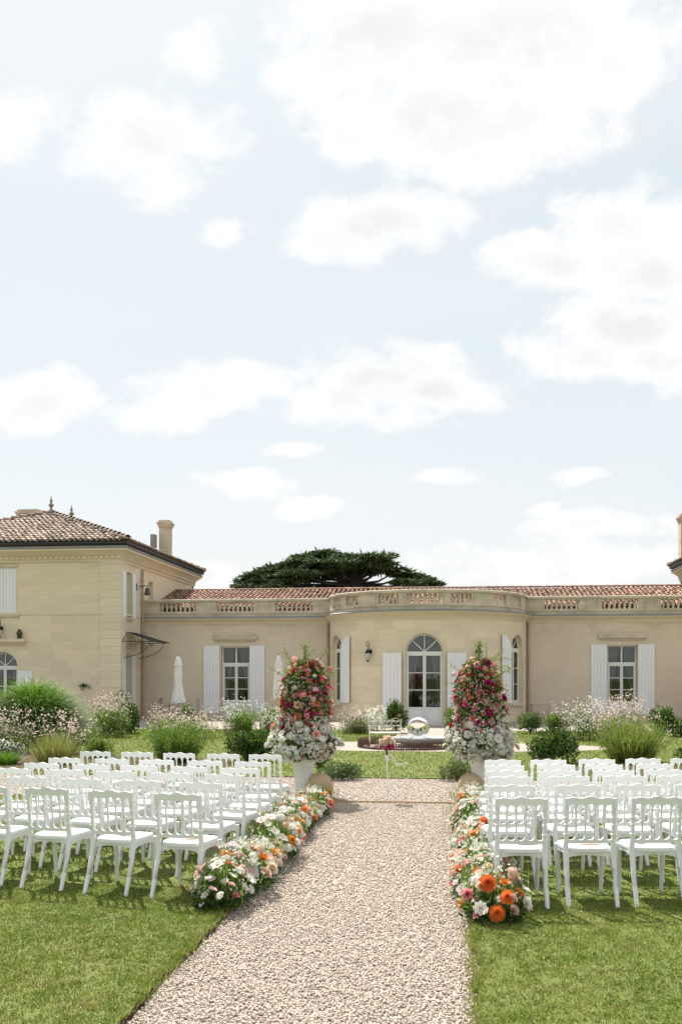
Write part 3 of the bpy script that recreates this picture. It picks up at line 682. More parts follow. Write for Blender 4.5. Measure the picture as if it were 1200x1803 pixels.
for lst, fm, sp in ((pl, pm, .2), (pr, pm, .2), (ra, prm, .185)):
    for a, c in lst:
        n = max(2, round((c - a) / sp)); w = (c - a) / n
        for i in range(n):
            x, y = fm(a + (i + .5) * w, -.12); link('baluster', balm, paro, TR(x, y, BZ0 + .001))
# pilaster strips on the balustrade between its panels
for s in [fx(p) for p in (362, 372, 455, 475, 562, 940, 1030, 1050, 1134, 1152)]:
    b = MB(); b.box(s - .012, s + .012, YF - .034, YF - .008, 4.40, 5.09); b.build('joint_strip', 'old_stone', paro)
for a, c in ((10.4, 11.3), (27.5, 28.4)):
    for s in (-1, 1):
        for q in (a,):
            x, y = rot(math.radians(q) * s * RR, .022); b = MB(); b.box(x - .012, x + .012, y - .015, y + .03, 4.44, 5.09); b.build('joint_strip', 'old_stone', paro)
# roof
EY, EZ, GY, GZ = 43.75, 4.86, 48.0, 6.0
b = MB(); b.add([(XL, EY, EZ - .02), (XR, EY, EZ - .02), (XR, GY, GZ - .02), (XL, GY, GZ - .02), (XL, 52.3, EZ), (XR, 52.3, EZ)], [(0, 1, 2, 3), (3, 2, 5, 4)])
b.add([(XL, YF + .3, 4.4), (XR, YF + .3, 4.4), (XR, EY + .1, 4.4), (XL, EY + .1, 4.4)], [(0, 1, 2, 3)])
b.box(XL, XR, EY, EY + .1, 4.3, EZ - .03)
dk = [(XC + (RR - .1) * math.sin(t), YF - (RR - .1) * math.cos(t), 4.4) for t in [math.radians(a) for a in range(-90, 91, 6)]]
b.add(dk + [(XC + RR, YF + .35, 4.4), (XC - RR, YF + .35, 4.4)], [tuple(range(len(dk) + 2))])
wr_ = b.build('roof', 'roof_under', wing)
barrel_tiles((XL, EY, EZ), (XR, EY, EZ), (XL, GY, GZ), (XR, GY, GZ), .215, .36, 'roof_tile', 'roof_tiles', wr_)
b = MB()
x = XL
while x < XR:
    n = 6; vs = []
    for e, (xx, r) in enumerate(((x, .12), (min(x + .46, XR), .10))):
        for j in range(n + 1): a = math.pi * j / n; vs.append((xx, GY + math.cos(a) * r, GZ + .03 + math.sin(a) * r * .8 + random.uniform(0, .004)))
    b.add(vs, [(j, j + 1, n + 2 + j, n + 1 + j) for j in range(n)]); x += .4
tag(b.build('ridge_tiles', 'roof_tile', wr_), kind='stuff')
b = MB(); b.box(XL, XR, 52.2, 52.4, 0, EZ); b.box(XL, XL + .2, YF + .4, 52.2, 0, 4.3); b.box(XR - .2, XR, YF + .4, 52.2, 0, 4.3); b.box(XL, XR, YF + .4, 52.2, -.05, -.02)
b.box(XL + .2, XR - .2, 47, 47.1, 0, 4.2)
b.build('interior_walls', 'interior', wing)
def pipe(parent, x, y, z0, z1, label=None):
    b = MB(); b.tube([(x, y, z0), (x, y, z1)], .05, 8)
    for z in (z0 + .5, (z0 + z1) / 2, z1 - .5): b.lathe([(.062, 0), (.062, .05)], 8, (x, y, z))
    b.build('downpipe', 'pipe', parent)
xo = math.sqrt(RR ** 2)
pipe(wing, XC - RR - .12, YF - .09, -.04, 4.1); pipe(wing, XC + RR + .12, YF - .09, -.04, 4.1)
b = MB(); x0 = fx(936); b.box(x0, x0 + .62, YF - .05, YF + .02, .05, .62); b.box(x0 - .04, x0 + .66, YF - .07, YF - .0, .62, .67); b.build('wall_hatch', 'stucco', wing)
# ------------------------------------------------------------------ the two hipped pavilions
def pavilion(sgn, label):
    XI = -13.68 if sgn < 0 else 11.30
    PF, PB, PW, PH = 39.8, 51.2, 10.1, 6.85
    x0, x1 = (XI - PW, XI) if sgn < 0 else (XI, XI + PW); xm = (x0 + x1) / 2
    pv = thing('pavilion', (xm, PF, 0), label, 'building')
    fr = lambda s, out: (s, PF - out)
    sd = (lambda s, out: (XI + out, s)) if sgn < 0 else (lambda s, out: (XI - out, s))
    fops = [(xm - .62, xm + .62, -.02, 2.21, .62), (xm - .56, xm + .56, 4.42, 6.36, 0)]
    sops = [(40.42, 41.2, -.02, 2.75, 0), (40.5, 41.25, 4.3, 6.22, 0), (43.65, 44.35, 5.15, 6.1, 0)]
    b = MB(); strip_wall(b, fr, x0, x1, -.06, PH, fops, .4); b.build('wall', 'stone', pv)
    b = MB(); strip_wall(b, sd, PF + .002, PB, -.06, PH, sops, .4); side = b.build('side_wall', 'stone', pv)
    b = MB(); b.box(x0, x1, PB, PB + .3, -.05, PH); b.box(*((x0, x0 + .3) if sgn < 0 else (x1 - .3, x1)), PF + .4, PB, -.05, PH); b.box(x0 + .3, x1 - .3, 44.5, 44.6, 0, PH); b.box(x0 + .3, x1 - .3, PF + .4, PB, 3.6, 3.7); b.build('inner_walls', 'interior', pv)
    if sgn < 0:
        ub = unit_box('stone_block')
        def pf(a, c, za, zb): link('stone_block', ub, pv, TR(a, PF - .004, za, 0, (c - a, .02, zb - za)))
        courses(pf, xm - 1.4, x1 - .86, 0, 4.36, .375, .95, fops, pad=.09); courses(pf, xm - 1.4, x1 - .86, 4.5, 6.6, .375, .95, fops, pad=.12)
        def ps(a, c, za, zb): link('stone_block', ub, pv, TR(XI - .016, a, za, 0, (.02, c - a, zb - za)))
        courses(ps, PF + .62, YF - .02, 0, 4.36, .375, .9, sops, pad=.08); courses(ps, PF + .62, YF - .02, 4.5, 6.6, .375, .9, sops, pad=.08)
        courses(ps, YF - .02, PB, 5.1, 6.6, .375, 1.3, sops, pad=.08)
        # corner pilaster of proud quoin blocks
        z = 0; i = 0
        while z < 6.55:
            h = .33 if i % 2 else .345; h = min(h, 6.6 - z)
            link('quoin_block', ub, pv, TR(x1 - .845, PF - .055, z + .003, 0, (.845 + .05, .64, h - .006))); z += h; i += 1
        b = MB(); b.box(x0, x1 + .02, PF - .03, PF + .01, 4.38, 4.46); b.box(XI - .01, XI + .03, PF + .6, YF, 4.38, 4.46); b.build('string_course', 'stone', pv)
        # ground floor arched window and its ledge, closed shutters above
        add_window(pv, TR(xm, PF, 0), .608, -.02, 2.21, panel=.6, transom=2.21, rows=2, arch=1, dep=.2)
        for s in (-1, 1): add_shutter(pv, TR(xm + .65 if s > 0 else xm - 1.29, PF, 0), .64, .1, 2.05, boards=4)
        for s in (-1, 1): add_shutter(pv, TR(xm + .003 if s > 0 else xm - .553, PF + .07, 0), .55, 4.44, 6.35, boards=4)
        b = MB(); b.box(xm - .72, xm + .72, PF - .1, PF + .1, 4.3, 4.378); b.build('window_sill', 'old_stone', pv); b = MB(); b.box(xm - .66, xm + .66, PF - .03, PF + .02, 6.36, 6.5); b.build('window_lintel', 'old_stone', pv)
        b = MB(); b.strip([xm - 1.02, xm - .94, xm + .94, xm + 1.02], [3.24] * 4, [3.33, 3.38, 3.38, 3.33], PF - .2, PF + .01); b.box(xm - .9, xm + .9, PF - .1, PF, 3.15, 3.24); b.build('door_ledge', 'stone', pv)
        # side openings: shuttered window over a door under the glass canopy
        Ms = lambda y: TR(XI, y, 0, math.pi / 2)
        add_window(pv, Ms(40.875), .365, 4.3, 6.22, rows=3, dep=.2, curtains=False)
        add_window(pv, Ms(40.81), .38, -.02, 2.75, panel=.7, rows=2, dep=.2, curtains=False)
        add_shutter(pv, Ms(40.02), .45, 4.3, 6.22, boards=3); add_shutter(pv, Ms(41.28), .45, 4.3, 6.22, boards=3)
        add_shutter(pv, Ms(39.95), .44, .05, 2.72, boards=3); add_shutter(pv, Ms(41.23), .44, .05, 2.72, boards=3)
        b = MB(); b.box(XI - .01, XI + .09, 40.4, 41.35, 4.2, 4.295); b.build('window_sill', 'old_stone', pv)
        b = MB(); b.box(XI - .3, XI - .15, 43.65, 44.35, 5.15, 6.1); b.build('blocked_window', 'stone', pv)
        # canopy
        c = MB(); yA, yB, xo_, zt, zo = 39.9, 42.35, XI + 1.36, 3.68, 3.26
        rib = [yA + (yB - yA) * i / 6 for i in range(7)]
        for y in rib:
            yt = 41.12 + (y - 41.12) * .45
            c.tube([(XI + .05, yt, zt), (xo_, y, zo)], .016, 6)
        c.tube([(xo_, yA, zo), (xo_, yB, zo)], .022, 6); c.tube([(XI + .05, yA, zo), (xo_, yA, zo)], .018, 6); c.tube([(XI + .05, yB, zo), (xo_, yB, zo)], .018, 6)
        c.tube([(XI + .06, yA, zo), (XI + .06, 41.12 - .55, zt)], .018, 6); c.tube([(XI + .06, yB, zo), (XI + .06, 41.12 + .55, zt)], .018, 6)
        co = c.build('canopy_frame', 'black_iron', pv)
        for i in range(6):
            f_ = lambda y: 41.12 + (y - 41.12) * .45
            g = MB(); e = .012
            g.add([(XI + .06, f_(rib[i]) + e, zt), (XI + .06, f_(rib[i + 1]) - e, zt), (xo_, rib[i + 1] - e, zo), (xo_, rib[i] + e, zo)] + [(XI + .06, f_(rib[i]) + e, zt - .01), (XI + .06, f_(rib[i + 1]) - e, zt - .01), (xo_, rib[i + 1] - e, zo - .01), (xo_, rib[i] + e, zo - .01)], [(0, 1, 2, 3), (7, 6, 5, 4), (0, 3, 7, 4), (1, 5, 6, 2)])
            g.build('canopy_pane', 'canopy_glass', co)
        for y in (40.1, 42.1):
            s = MB(); pts = [(XI + .06, y, 2.55)]
            for k in range(13): a = k / 12 * math.pi / 2; pts.append((XI + .06 + 1.1 * math.sin(a) ** 1.3, y, 3.25 - .65 * math.cos(a)))
            s.tube(pts, .014, 6)
            for cx_, cz_, r_ in ((.28, 3.05, .14), (.62, 3.14, .09)):
                s.tube([(XI + cx_ + r_ * (1 - k / 26) * math.cos(k * .5), y, cz_ + r_ * (1 - k / 26) * math.sin(k * .5)) for k in range(22)], .010, 5)
            s.build('canopy_bracket', 'black_iron', co)
        pipe(pv, XI + .09, 42.55, -.04, 6.5)
        b = MB(); pts = [(XI + .09, 42.6, .0), (XI + .09, 42.62, 3.6)] + [(XI + .09 + .09 * (1 - math.cos(a)), 42.62, 3.6 + .16 * math.sin(a)) for a in (0.5, 1, 1.57, 2.1, 2.7)]; b.tube(pts, .02, 6); b.build('standpipe', 'pipe', pv)
    # cornice with dentils
    b = MB(); rect_sweep(b, x0, x1, PF, PB + .3, ((0, 6.55), (.06, 6.56), (.06, 6.64), (.09, 6.68), (.09, 6.78), (.2, 6.9), (.3, 6.98), (.36, 7.0), (.36, 7.09), (.30, 7.1))); b.build('cornice', 'stone', pv)
    b = MB(); x = x0 - .05
    while x < x1 + .1: b.box(x, x + .11, PF - .17, PF - .085, 6.69, 6.785); x += .24
    y = PF
    while y < PB:
        b.box(*((XI + .085, XI + .17) if sgn < 0 else (XI - .17, XI - .085)), y, y + .11, 6.69, 6.785); y += .24
    tag(b.build('dentils', 'stone', pv), kind='stuff')
    b = MB(); rect_sweep(b, x0, x1, PF, PB + .3, ((.33, 7.1), (.40, 7.1), (.40, 7.17), (.28, 7.24))); b.build('flashing', 'lead', pv)
    b = MB(); rect_sweep(b, x0, x1, PF, PB + .3, ((.26, 7.22), (.42, 7.22), (.46, 7.28), (.46, 7.36), (.40, 7.40), (.1, 7.42))); b.build('gutter', 'gutter', pv)
    e = .5; A = (x0 - e, PF - e, 7.38); B = (x1 + e, PF - e, 7.38); Cc = (x1 + e, PB + .3 + e, 7.38); D = (x0 - e, PB + .3 + e, 7.38)
    R1 = (xm, 44.8, 9.42); R2 = (xm, 47.3, 9.42)
    b = MB(); b.add([A, B, Cc, D, R1, R2], [(0, 1, 4), (1, 2, 5, 4), (2, 3, 5), (3, 0, 4, 5), (0, 3, 2, 1)]); ro = b.build('roof', 'roof_under', pv)
    barrel_tiles(A, B, R1, R1, .235, .38, 'old_tile', 'roof_tiles', ro, .095)
    barrel_tiles(B, Cc, R1, R2, .235, .38, 'old_tile', 'roof_tiles', ro, .095)
    barrel_tiles(D, A, R2, R1, .235, .38, 'old_tile', 'roof_tiles', ro, .095)
    b = MB()
    for p, q in ((A, R1), (B, R1), (Cc, R2), (D, R2), (R1, R2)):
        p, q = Vector(p), Vector(q); n = int((q - p).length / .38)
        for i in range(n):
            u = p.lerp(q, i / n); v = p.lerp(q, (i + 1.15) / n); b.tube([u + Vector((0, 0, .09 + random.uniform(0, .02))), v + Vector((0, 0, .05))], [.12, .095], 8, False)
    tag(b.build('hip_tiles', 'old_tile', ro), kind='stuff')
    for R_ in (R1, R2):
        b = MB(); b.lathe([(.17, -.02), (.15, .1), (.06, .18), (.05, .26), (.12, .33), (.13, .38), (.06, .46), (.045, .5), (.075, .56), (.03, .64), (.008, .8)], 10, (R_[0], R_[1], R_[2] + .05)); b.build('finial', 'old_tile', ro, smooth=True)
    def chimney(cx, cy, w, d, z0, z1, capw=.1):
        b = MB(); b.box(cx - w / 2, cx + w / 2, cy - d / 2, cy + d / 2, z0, z1 - .3); b.box(cx - w / 2 - .03, cx + w / 2 + .03, cy - d / 2 - .03, cy + d / 2 + .03, z1 - .36, z1 - .299)
        b.box(cx - w / 2 - capw * .6, cx + w / 2 + capw * .6, cy - d / 2 - capw * .6, cy + d / 2 + capw * .6, z1 - .298, z1 - .2); b.box(cx - w / 2 - capw, cx + w / 2 + capw, cy - d / 2 - capw, cy + d / 2 + capw, z1 - .199, z1 - .1); b.box(cx - w / 2 - .02, cx + w / 2 + .02, cy - d / 2 - .02, cy + d / 2 + .02, z1 - .099, z1)
        b.build('chimney', 'old_stone', ro)
    if sgn < 0:
        chimney(-20.1, 45.6, 1.0, .6, 8.6, 9.75); chimney(-14.35, 48.6, .5, .6, 7.4, 9.6)
        b = MB(); b.box(-14.92, -14.7, 47.9, 48.3, 8.2, 8.85); b.tube([(-14.8, 48.1, 7.5), (-14.8, 48.1, 8.2)], .03, 6); b.build('roof_vent', 'lead', ro)
    else:
        chimney(11.42, 51.0, .55, .6, 6.9, 9.85)
    return pv, xm, XI
pvl, pxm, pxi = pavilion(-1, 'two-storey pale stone house with hipped tiled roof, finials and a glass door canopy')
pavilion(1, 'far stone house, only its cornice corner and tall chimney showing above the wing roof')
# ------------------------------------------------------------------ the chairs
def make_chair_meshes():
    hw, top, seat = .212, .89, .455
    yb = lambda z: -.05 * (z - seat) / (top - seat) if z > seat else -.15 * ((seat - z) / seat) ** 1.4    # line of the rear posts
    out = []
    for s in (-1, 1):                                                  # turned rear posts running down into the rear legs
        b = MB(); P = []; R_ = []
        for z, r in ((0, .0155), (.15, .018), (.3, .02), (.40, .021), (.47, .02), (.52, .0165), (.555, .0165), (.56, .0215), (.575, .0215), (.58, .016), (.64, .0145), (.645, .0195), (.655, .0195), (.66, .014), (.70, .0145), (.705, .0195), (.715, .0195), (.72, .015), (.78, .0165), (.785, .021), (.80, .021), (.83, .018), (.855, .018)):
            P.append((s * (hw - .02) + s * .008 * (z < .4) * (.4 - z), yb(z), z)); R_.append(r * 1.15)
        b.tube(P, R_, 8); out.append(('rear_leg', b.mesh('rear_leg', 'chair_white', True)))
    n = 5; inner = 2 * (hw - .02); pit = inner / n
    xs, lo, hi = [], [], []; N = 60
    for i in range(N + 1):
        x = -hw + 2 * hw * i / N; u = (x + inner / 2) / pit; k = u - math.floor(u) - .5
        arch = .038 * math.sqrt(max(0, 1 - (k / .44) ** 2)) if abs(k) < .44 and abs(x) < inner / 2 else 0
        wave = .0065 * math.cos(x / hw * math.pi * 2.9) + .006 * math.cos(x / hw * math.pi) + .010 * max(0, abs(x) / hw - .85) / .15
        xs.append(x); lo.append(.785 + arch); hi.append(.875 + wave)
    b = MB(); b.strip(xs, lo, hi, -.062, -.034); out.append(('top_rail', b.mesh('top_rail', 'chair_white')))
    lo2, hi2 = [], []
    for i, x in enumerate(xs):
        u = (x + inner / 2) / pit; k = u - math.floor(u) - .5
        cup = .036 * math.sqrt(max(0, 1 - (k / .44) ** 2)) if abs(k) < .44 and abs(x) < inner / 2 else 0
        lo2.append(.497); hi2.append(.562 - cup)
    b = MB(); b.strip(xs[1:-1], lo2[1:-1], hi2[1:-1], -.026, -.002); out.append(('lower_rail', b.mesh('lower_rail', 'chair_white')))
    for k in range(1, n):
        x = -inner / 2 + k * pit; b = MB(); P, R_ = [], []
        for z, r in ((.55, .008), (.60, .0075), (.66, .0085), (.668, .0125), (.678, .0125), (.686, .0085), (.74, .0075), (.79, .008)): P.append((x, yb(z) - .004, z)); R_.append(r * 1.1)
        b.tube(P, R_, 7); out.append(('spindle', b.mesh('spindle', 'chair_white', True)))
    # seat: wider in front, soft edge
    b = MB(); ring = []
    for i in range(28):
        a = 2 * math.pi * i / 28; c, s = math.cos(a), math.sin(a); k = 5
        x = abs(c) ** (2 / k) * math.copysign(1, c); y = abs(s) ** (2 / k) * math.copysign(1, s)
        ring.append((x * (.198 + .012 * y), .2 + y * .215 + (.012 * (1 - x * x) if y > 0 else -.008 * (1 - x * x))))
    L = [(1.0, .425), (1.0, .448), (.985, .456), (.95, .459), (.5, .454)]
    vs = [(x * k, .2 + (y - .2) * k, z) for k, z in L for x, y in ring]; m = 28
    b.add(vs, [(j * m + i, j * m + (i + 1) % m, (j + 1) * m + (i + 1) % m, (j + 1) * m + i) for j in range(len(L) - 1) for i in range(m)] + [tuple(range(m - 1, -1, -1)), tuple((len(L) - 1) * m + i for i in range(m))])
    out.append(('seat', b.mesh('seat', 'chair_white', True)))
    b = MB(); q = [i / 14 for i in range(15)]                          # apron: arched boards under the seat
    def board(p0, p1, th, drop):
        p0, p1 = Vector((*p0, 0)), Vector((*p1, 0)); d = (p1 - p0).normalized(); nn = Vector((-d.y, d.x, 0)) * th
        vs = []
        for t in q:
            p = p0.lerp(p1, t); z = .425 - drop + drop * .55 * (1 - (2 * t - 1) ** 2) ** .6
            vs += [(p.x, p.y, z), (p.x, p.y, .424), (p.x + nn.x, p.y + nn.y, z), (p.x + nn.x, p.y + nn.y, .424)]
        fs = []
        for i in range(14): a = 4 * i; c = a + 4; fs += [(a, c, c + 1, a + 1), (a + 2, a + 3, c + 3, c + 2), (a, a + 2, c + 2, c)]
        b.add(vs, fs + [(0, 1, 3, 2), (56, 58, 59, 57)])
    board((-.175, -.004), (.175, -.004), .02, .055); board((-.18, .405), (.18, .405), -.02, .075); board((-.188, .01), (-.196, .39), -.02, .075); board((.188, .01), (.196, .39), .02, .075)
    out.append(('apron', b.mesh('apron', 'chair_white', True)))
    for s in (-1, 1):
        b = MB(); b.tube([(s * .192, .392, .43), (s * .19, .39, .35), (s * .186, .395, .2), (s * .18, .402, 0)], [.026, .024, .0205, .016], 8); out.append(('front_leg', b.mesh('front_leg', 'chair_white', True)))
    return out
CH = make_chair_meshes()
ORD = ['first', 'second', 'third', 'fourth', 'fifth', 'sixth']
def put_chair(x, y, rz, label, group, z=0):
    t = thing('banquet_chair', (x, y, z), label, 'chair', group, rz); M = TR(x, y, z, rz)
    for nme, me in CH: link(nme, me, t, M)
    return M
def chair_top(px, py): d = (H - .885) * F / (py - YH); u = (px - CX) / F * d; return u * cs - d * sn, u * sn + d * cs + .045
LEFT = [(312.5, 1396), (355, 1376.5), (396, 1362), (425, 1351), (443, 1340), (469, 1327.5)]
RIGHT = [(914, 1403), (902, 1381), (896, 1366), (891, 1356), (886, 1346), (882.5, 1337)]
PAPERS = []
for side, rows in ((-1, LEFT), (1, RIGHT)):
    for i, (px, py) in enumerate(rows):
        x0, y0 = chair_top(px, py); sl = (-.20 + .02 * i) if side < 0 else (.15 + .016 * i)
        for c in range(5):
            x = x0 + side * ((.622 - .010 * i) if side < 0 else .558) * c + random.uniform(-.02, .02); y = y0 + sl * side * (x - x0) * side + random.uniform(-.02, .02)
            rz = math.atan(sl) * .75 + random.gauss(0, .035)
            lab = 'white chair, %s row from the cross path, %s from the aisle, %s' % (ORD[5 - i], ORD[c], 'canopied house side' if side < 0 else 'away from canopied house')
            M = put_chair(x, y, rz, lab, 'white ceremony chairs on the lawn')
            PAPERS.append((M, side, i, c))
pb = MB(); pb.mi = 0
pb.add([(0, 0, 0), (.15, .03, 0), (.17, .06, 0), (.15, .10, 0), (.0, .05, 0)] + [(0, 0, .003), (.15, .03, .003), (.17, .06, .003), (.15, .10, .003), (.0, .05, .003)], [(0, 1, 2, 3, 4), (5, 6, 7, 8, 9), (0, 1, 6, 5), (1, 2, 7, 6), (2, 3, 8, 7), (3, 4, 9, 8), (4, 0, 5, 9)])
pbm = pb.mesh('paper', 'paper')
for M, side, i, c in PAPERS:
    if i > 2: continue
    Mp = M @ Matrix.Translation((-.04 + random.uniform(-.04, .04), .18 + random.uniform(-.04, .04), .4600)) @ Matrix.Rotation(random.uniform(-.5, .6), 4, 'Z')
    tag(link('folded_paper', pbm, None, Mp), 'folded peach paper, %s row from cross path, %s from aisle, %s' % (ORD[5 - i], ORD[c], 'canopied house side' if side < 0 else 'away from canopied house'), 'paper', 'papers left on the chairs')
# ------------------------------------------------------------------ blooms
def petal(b, L, W, az, e0, e1, r0=0, z0=0, seg=3, cup=.25):
    ca, sa = math.cos(az), math.sin(az); r, z = r0, z0; rows = []
    for k in range(seg + 1):
        t = k / seg; w = W * (math.sin(math.pi * (.12 + .80 * t)) ** .8) * .5; e = e0 + (e1 - e0) * t
        for sgn in (-1, 0, 1):
            zz = z + (cup * w if sgn else 0) * math.cos(e); rr = r - (cup * w * math.sin(e) if sgn else 0)
            rows.append((rr * ca - sgn * w * sa, rr * sa + sgn * w * ca, zz))
        r += math.cos(e) * L / seg; z += math.sin(e) * L / seg
    b.add(rows, [(3 * k + j, 3 * k + j + 1, 3 * k + 4 + j, 3 * k + 3 + j) for k in range(seg) for j in (0, 1)])
def bloom(kind):
    b = MB(); R_ = random.Random(hash(kind) % 999 if False else len(kind) * 7 + ord(kind[0]))
    ru = R_.uniform
    if kind == 'dahlia':                                   # radius ~1
        for ring, (n, L, e) in enumerate(((20, .98, -.2), (20, 1.0, .05), (18, .94, .3), (16, .84, .55), (13, .68, .8), (10, .5, 1.05), (6, .36, 1.3))):
            for k in range(n): petal(b, L * ru(.88, 1.06), .23, 6.283 * (k + .5 * (ring % 2)) / n + ru(-.06, .06), e + .25, e - .1, .03, .05 * ring, 2, .5)
    elif kind == 'rose':
        for ring, (n, L, W, e0, e1, r0) in enumerate(((6, .95, .95, .25, .45, .12), (6, .9, .9, .6, .8, .1), (5, .8, .8, .9, 1.15, .08), (5, .68, .62, 1.2, 1.5, .06), (4, .55, .42, 1.35, 1.75, .04), (3, .5, .3, 1.5, 1.9, .02))):
            for k in range(n): petal(b, L * ru(.93, 1.05), W, 6.283 * (k + .5 * (ring % 2)) / n + ru(-.1, .1), e0, e1, r0, -.25 + .03 * ring, 3, .45)
    elif kind == 'peony':
        for ring, (n, L, W, e0, e1) in enumerate(((8, 1.0, .75, .05, .5), (8, .92, .65, .4, .85), (8, .85, .55, .75, 1.2), (7, .75, .45, 1.05, 1.6), (6, .68, .38, 1.3, 1.9), (5, .6, .3, 1.5, 2.1))):
            for k in range(n): petal(b, L * ru(.85, 1.1), W * ru(.8, 1.1), 6.283 * (k + .5 * (ring % 2)) / n + ru(-.2, .2), e0 + ru(-.1, .1), e1 + ru(-.15, .15), .06, -.2 + .03 * ring, 2, .6)
    elif kind == 'cosmos':
        for k in range(8): petal(b, .98, .72, 6.283 * k / 8 + ru(-.05, .05), .3, .05 + ru(-.1, .15), .08, 0, 3, .2)
        b.mi = 1; b.lathe([(.2, .0), (.22, .08), (.14, .16), (.02, .19)], 8)
    elif kind == 'lisianthus':
        for ring, (n, L, e) in enumerate(((5, .95, .45), (5, .8, .85), (4, .6, 1.2))):
            for k in range(n): petal(b, L * ru(.9, 1.1), .95 - .15 * ring, 6.283 * (k + .5 * ring) / n + ru(-.1, .1), e + .45, e - .35, .05, -.15, 3, .3)
    elif kind == 'cluster':                                # a head of small florets
        b.lathe([(.02, -.3), (.5, -.2), (.72, .05), (.74, .3), (.55, .6), (.25, .76), (.02, .8)], 9)
        for k in range(26):
            z = ru(-.1, 1); a = ru(0, 6.283); q = math.sqrt(max(0, 1 - z * z)); c = Vector((q * math.cos(a), q * math.sin(a), z)) * ru(.78, .95)
            nrm = c.normalized(); u = nrm.cross(Vector((0, .1, 1))).normalized(); v = nrm.cross(u); rr = ru(.2, .3)
            for j in range(5):
                t = 6.283 * j / 5; d = u * math.cos(t) + v * math.sin(t); e_ = -u * math.sin(t) + v * math.cos(t)
                b.add([c, c + d * rr * .7 + e_ * rr * .42 + nrm * .06, c + d * rr + nrm * .03, c + d * rr * .7 - e_ * rr * .42 + nrm * .06], [(0, 1, 2, 3)])
    return b
BLOOM = {}
def bloom_mesh(kind, color):
    if (kind, color) not in BLOOM:
        b = bloom(kind); ms = ['petal_' + color] + (['petal_amber'] if kind == 'cosmos' else [])
        BLOOM[kind, color] = b.mesh(kind, ms, True)
    return BLOOM[kind, color]
def put_bloom(parent, kind, color, p, nrm, r):
    q = Vector(nrm).normalized().to_track_quat('Z', 'Y').to_matrix().to_4x4()
    M = Matrix.Translation(p) @ q @ Matrix.Rotation(random.uniform(0, 6.28), 4, 'Z') @ Matrix.Diagonal((r, r, r * random.uniform(.85, 1.1), 1))
    link(kind if kind not in ('cluster',) else 'blossom_cluster', bloom_mesh(kind, color), parent, M)
def leafcloud(name, parent, P, D, L, W, m, fold=.25):
    V, Fc = leaves(P, D, L, W, fold); return tag(link(name, fastmesh(name, V, Fc, m), parent), kind='stuff')
def florets(name, parent, P, D, r, m, np_=4):
    """tiny open flowers of np_ petals"""
    n = len(P); D = unit(D); R_ = unit(np.cross(D, rng.normal(size=(n, 3)))); U = np.cross(R_, D); r = np.broadcast_to(np.asarray(r, float), (n,))[:, None]
    vs = []
    for k in range(np_):
        a = 6.283 * k / np_; e = R_ * math.cos(a) + U * math.sin(a); f = -R_ * math.sin(a) + U * math.cos(a)
        vs += [P, P + e * r * .6 + f * r * .4 + D * r * .25, P + e * r + D * r * .3, P + e * r * .6 - f * r * .4 + D * r * .25]
    V = np.stack(vs, 1).reshape(-1, 3); Fc = (np.arange(n * np_)[:, None] * 4 + np.arange(4)[None])
    return tag(link(name, fastmesh(name, V, Fc, m), parent), kind='stuff')
def pick(w):
    t = random.uniform(0, sum(x[-1] for x in w))
    for x in w:
        t -= x[-1]
        if t <= 0: return x
    return w[-1]
# ------------------------------------------------------------------ the two flower towers in their urns
UP = [('dahlia', 'magenta', 2), ('rose', 'hot', 3), ('lisianthus', 'hot', 3), ('rose', 'pink', 4), ('lisianthus', 'pink', 4), ('rose', 'blush', 4), ('peony', 'blush', 2), ('dahlia', 'coral', 2), ('lisianthus', 'red', 2.2), ('cluster', 'blush', 3), ('cluster', 'pink', 2), ('lisianthus', 'coral', 2.5), ('lisianthus', 'white', 1.2), ('rose', 'magenta', 2.5)]
LOW = [('peony', 'white', 5), ('dahlia', 'white', 5), ('cluster', 'white', 8), ('lisianthus', 'white', 6), ('rose', 'blush', 2), ('rose', 'pink', 1), ('rose', 'white', 2), ('cosmos', 'white', 3), ('lisianthus', 'blush', 1)]
def urn(x, y, label, z=-.021):
    t = thing('urn', (x, y, z), label, 'urn', 'fluted white urns beside the aisle'); M = TR(x, y, z); n = 48
    def fl(prof, flute):
        b = MB(); vs = []
        for r, zz in prof:
            for k in range(n): f = 1 - flute * .13 * (.5 + .5 * math.cos(k * math.pi * 2 * 16 / n)); vs.append((r * f * math.cos(6.2832 * k / n), r * f * math.sin(6.2832 * k / n), zz))
        b.add(vs, [(j * n + k, j * n + (k + 1) % n, (j + 1) * n + (k + 1) % n, (j + 1) * n + k) for j in range(len(prof) - 1) for k in range(n)] + [tuple(range(n - 1, -1, -1))]); return b
    fl([(.135, .04), (.14, .08), (.145, .3), (.155, .45), (.175, .53), (.19, .57)], 1).build('body', 'urn_white', t, M, True)
    fl([(.17, 0), (.17, .03), (.15, .04), (.13, .04)], 0).build('foot', 'urn_white', t, M, True)
    fl([(.19, .57), (.21, .575), (.21, .60), (.19, .605), (.17, .58), (.17, .5)], 0).build('rim', 'urn_white', t, M, True)
    return x, y
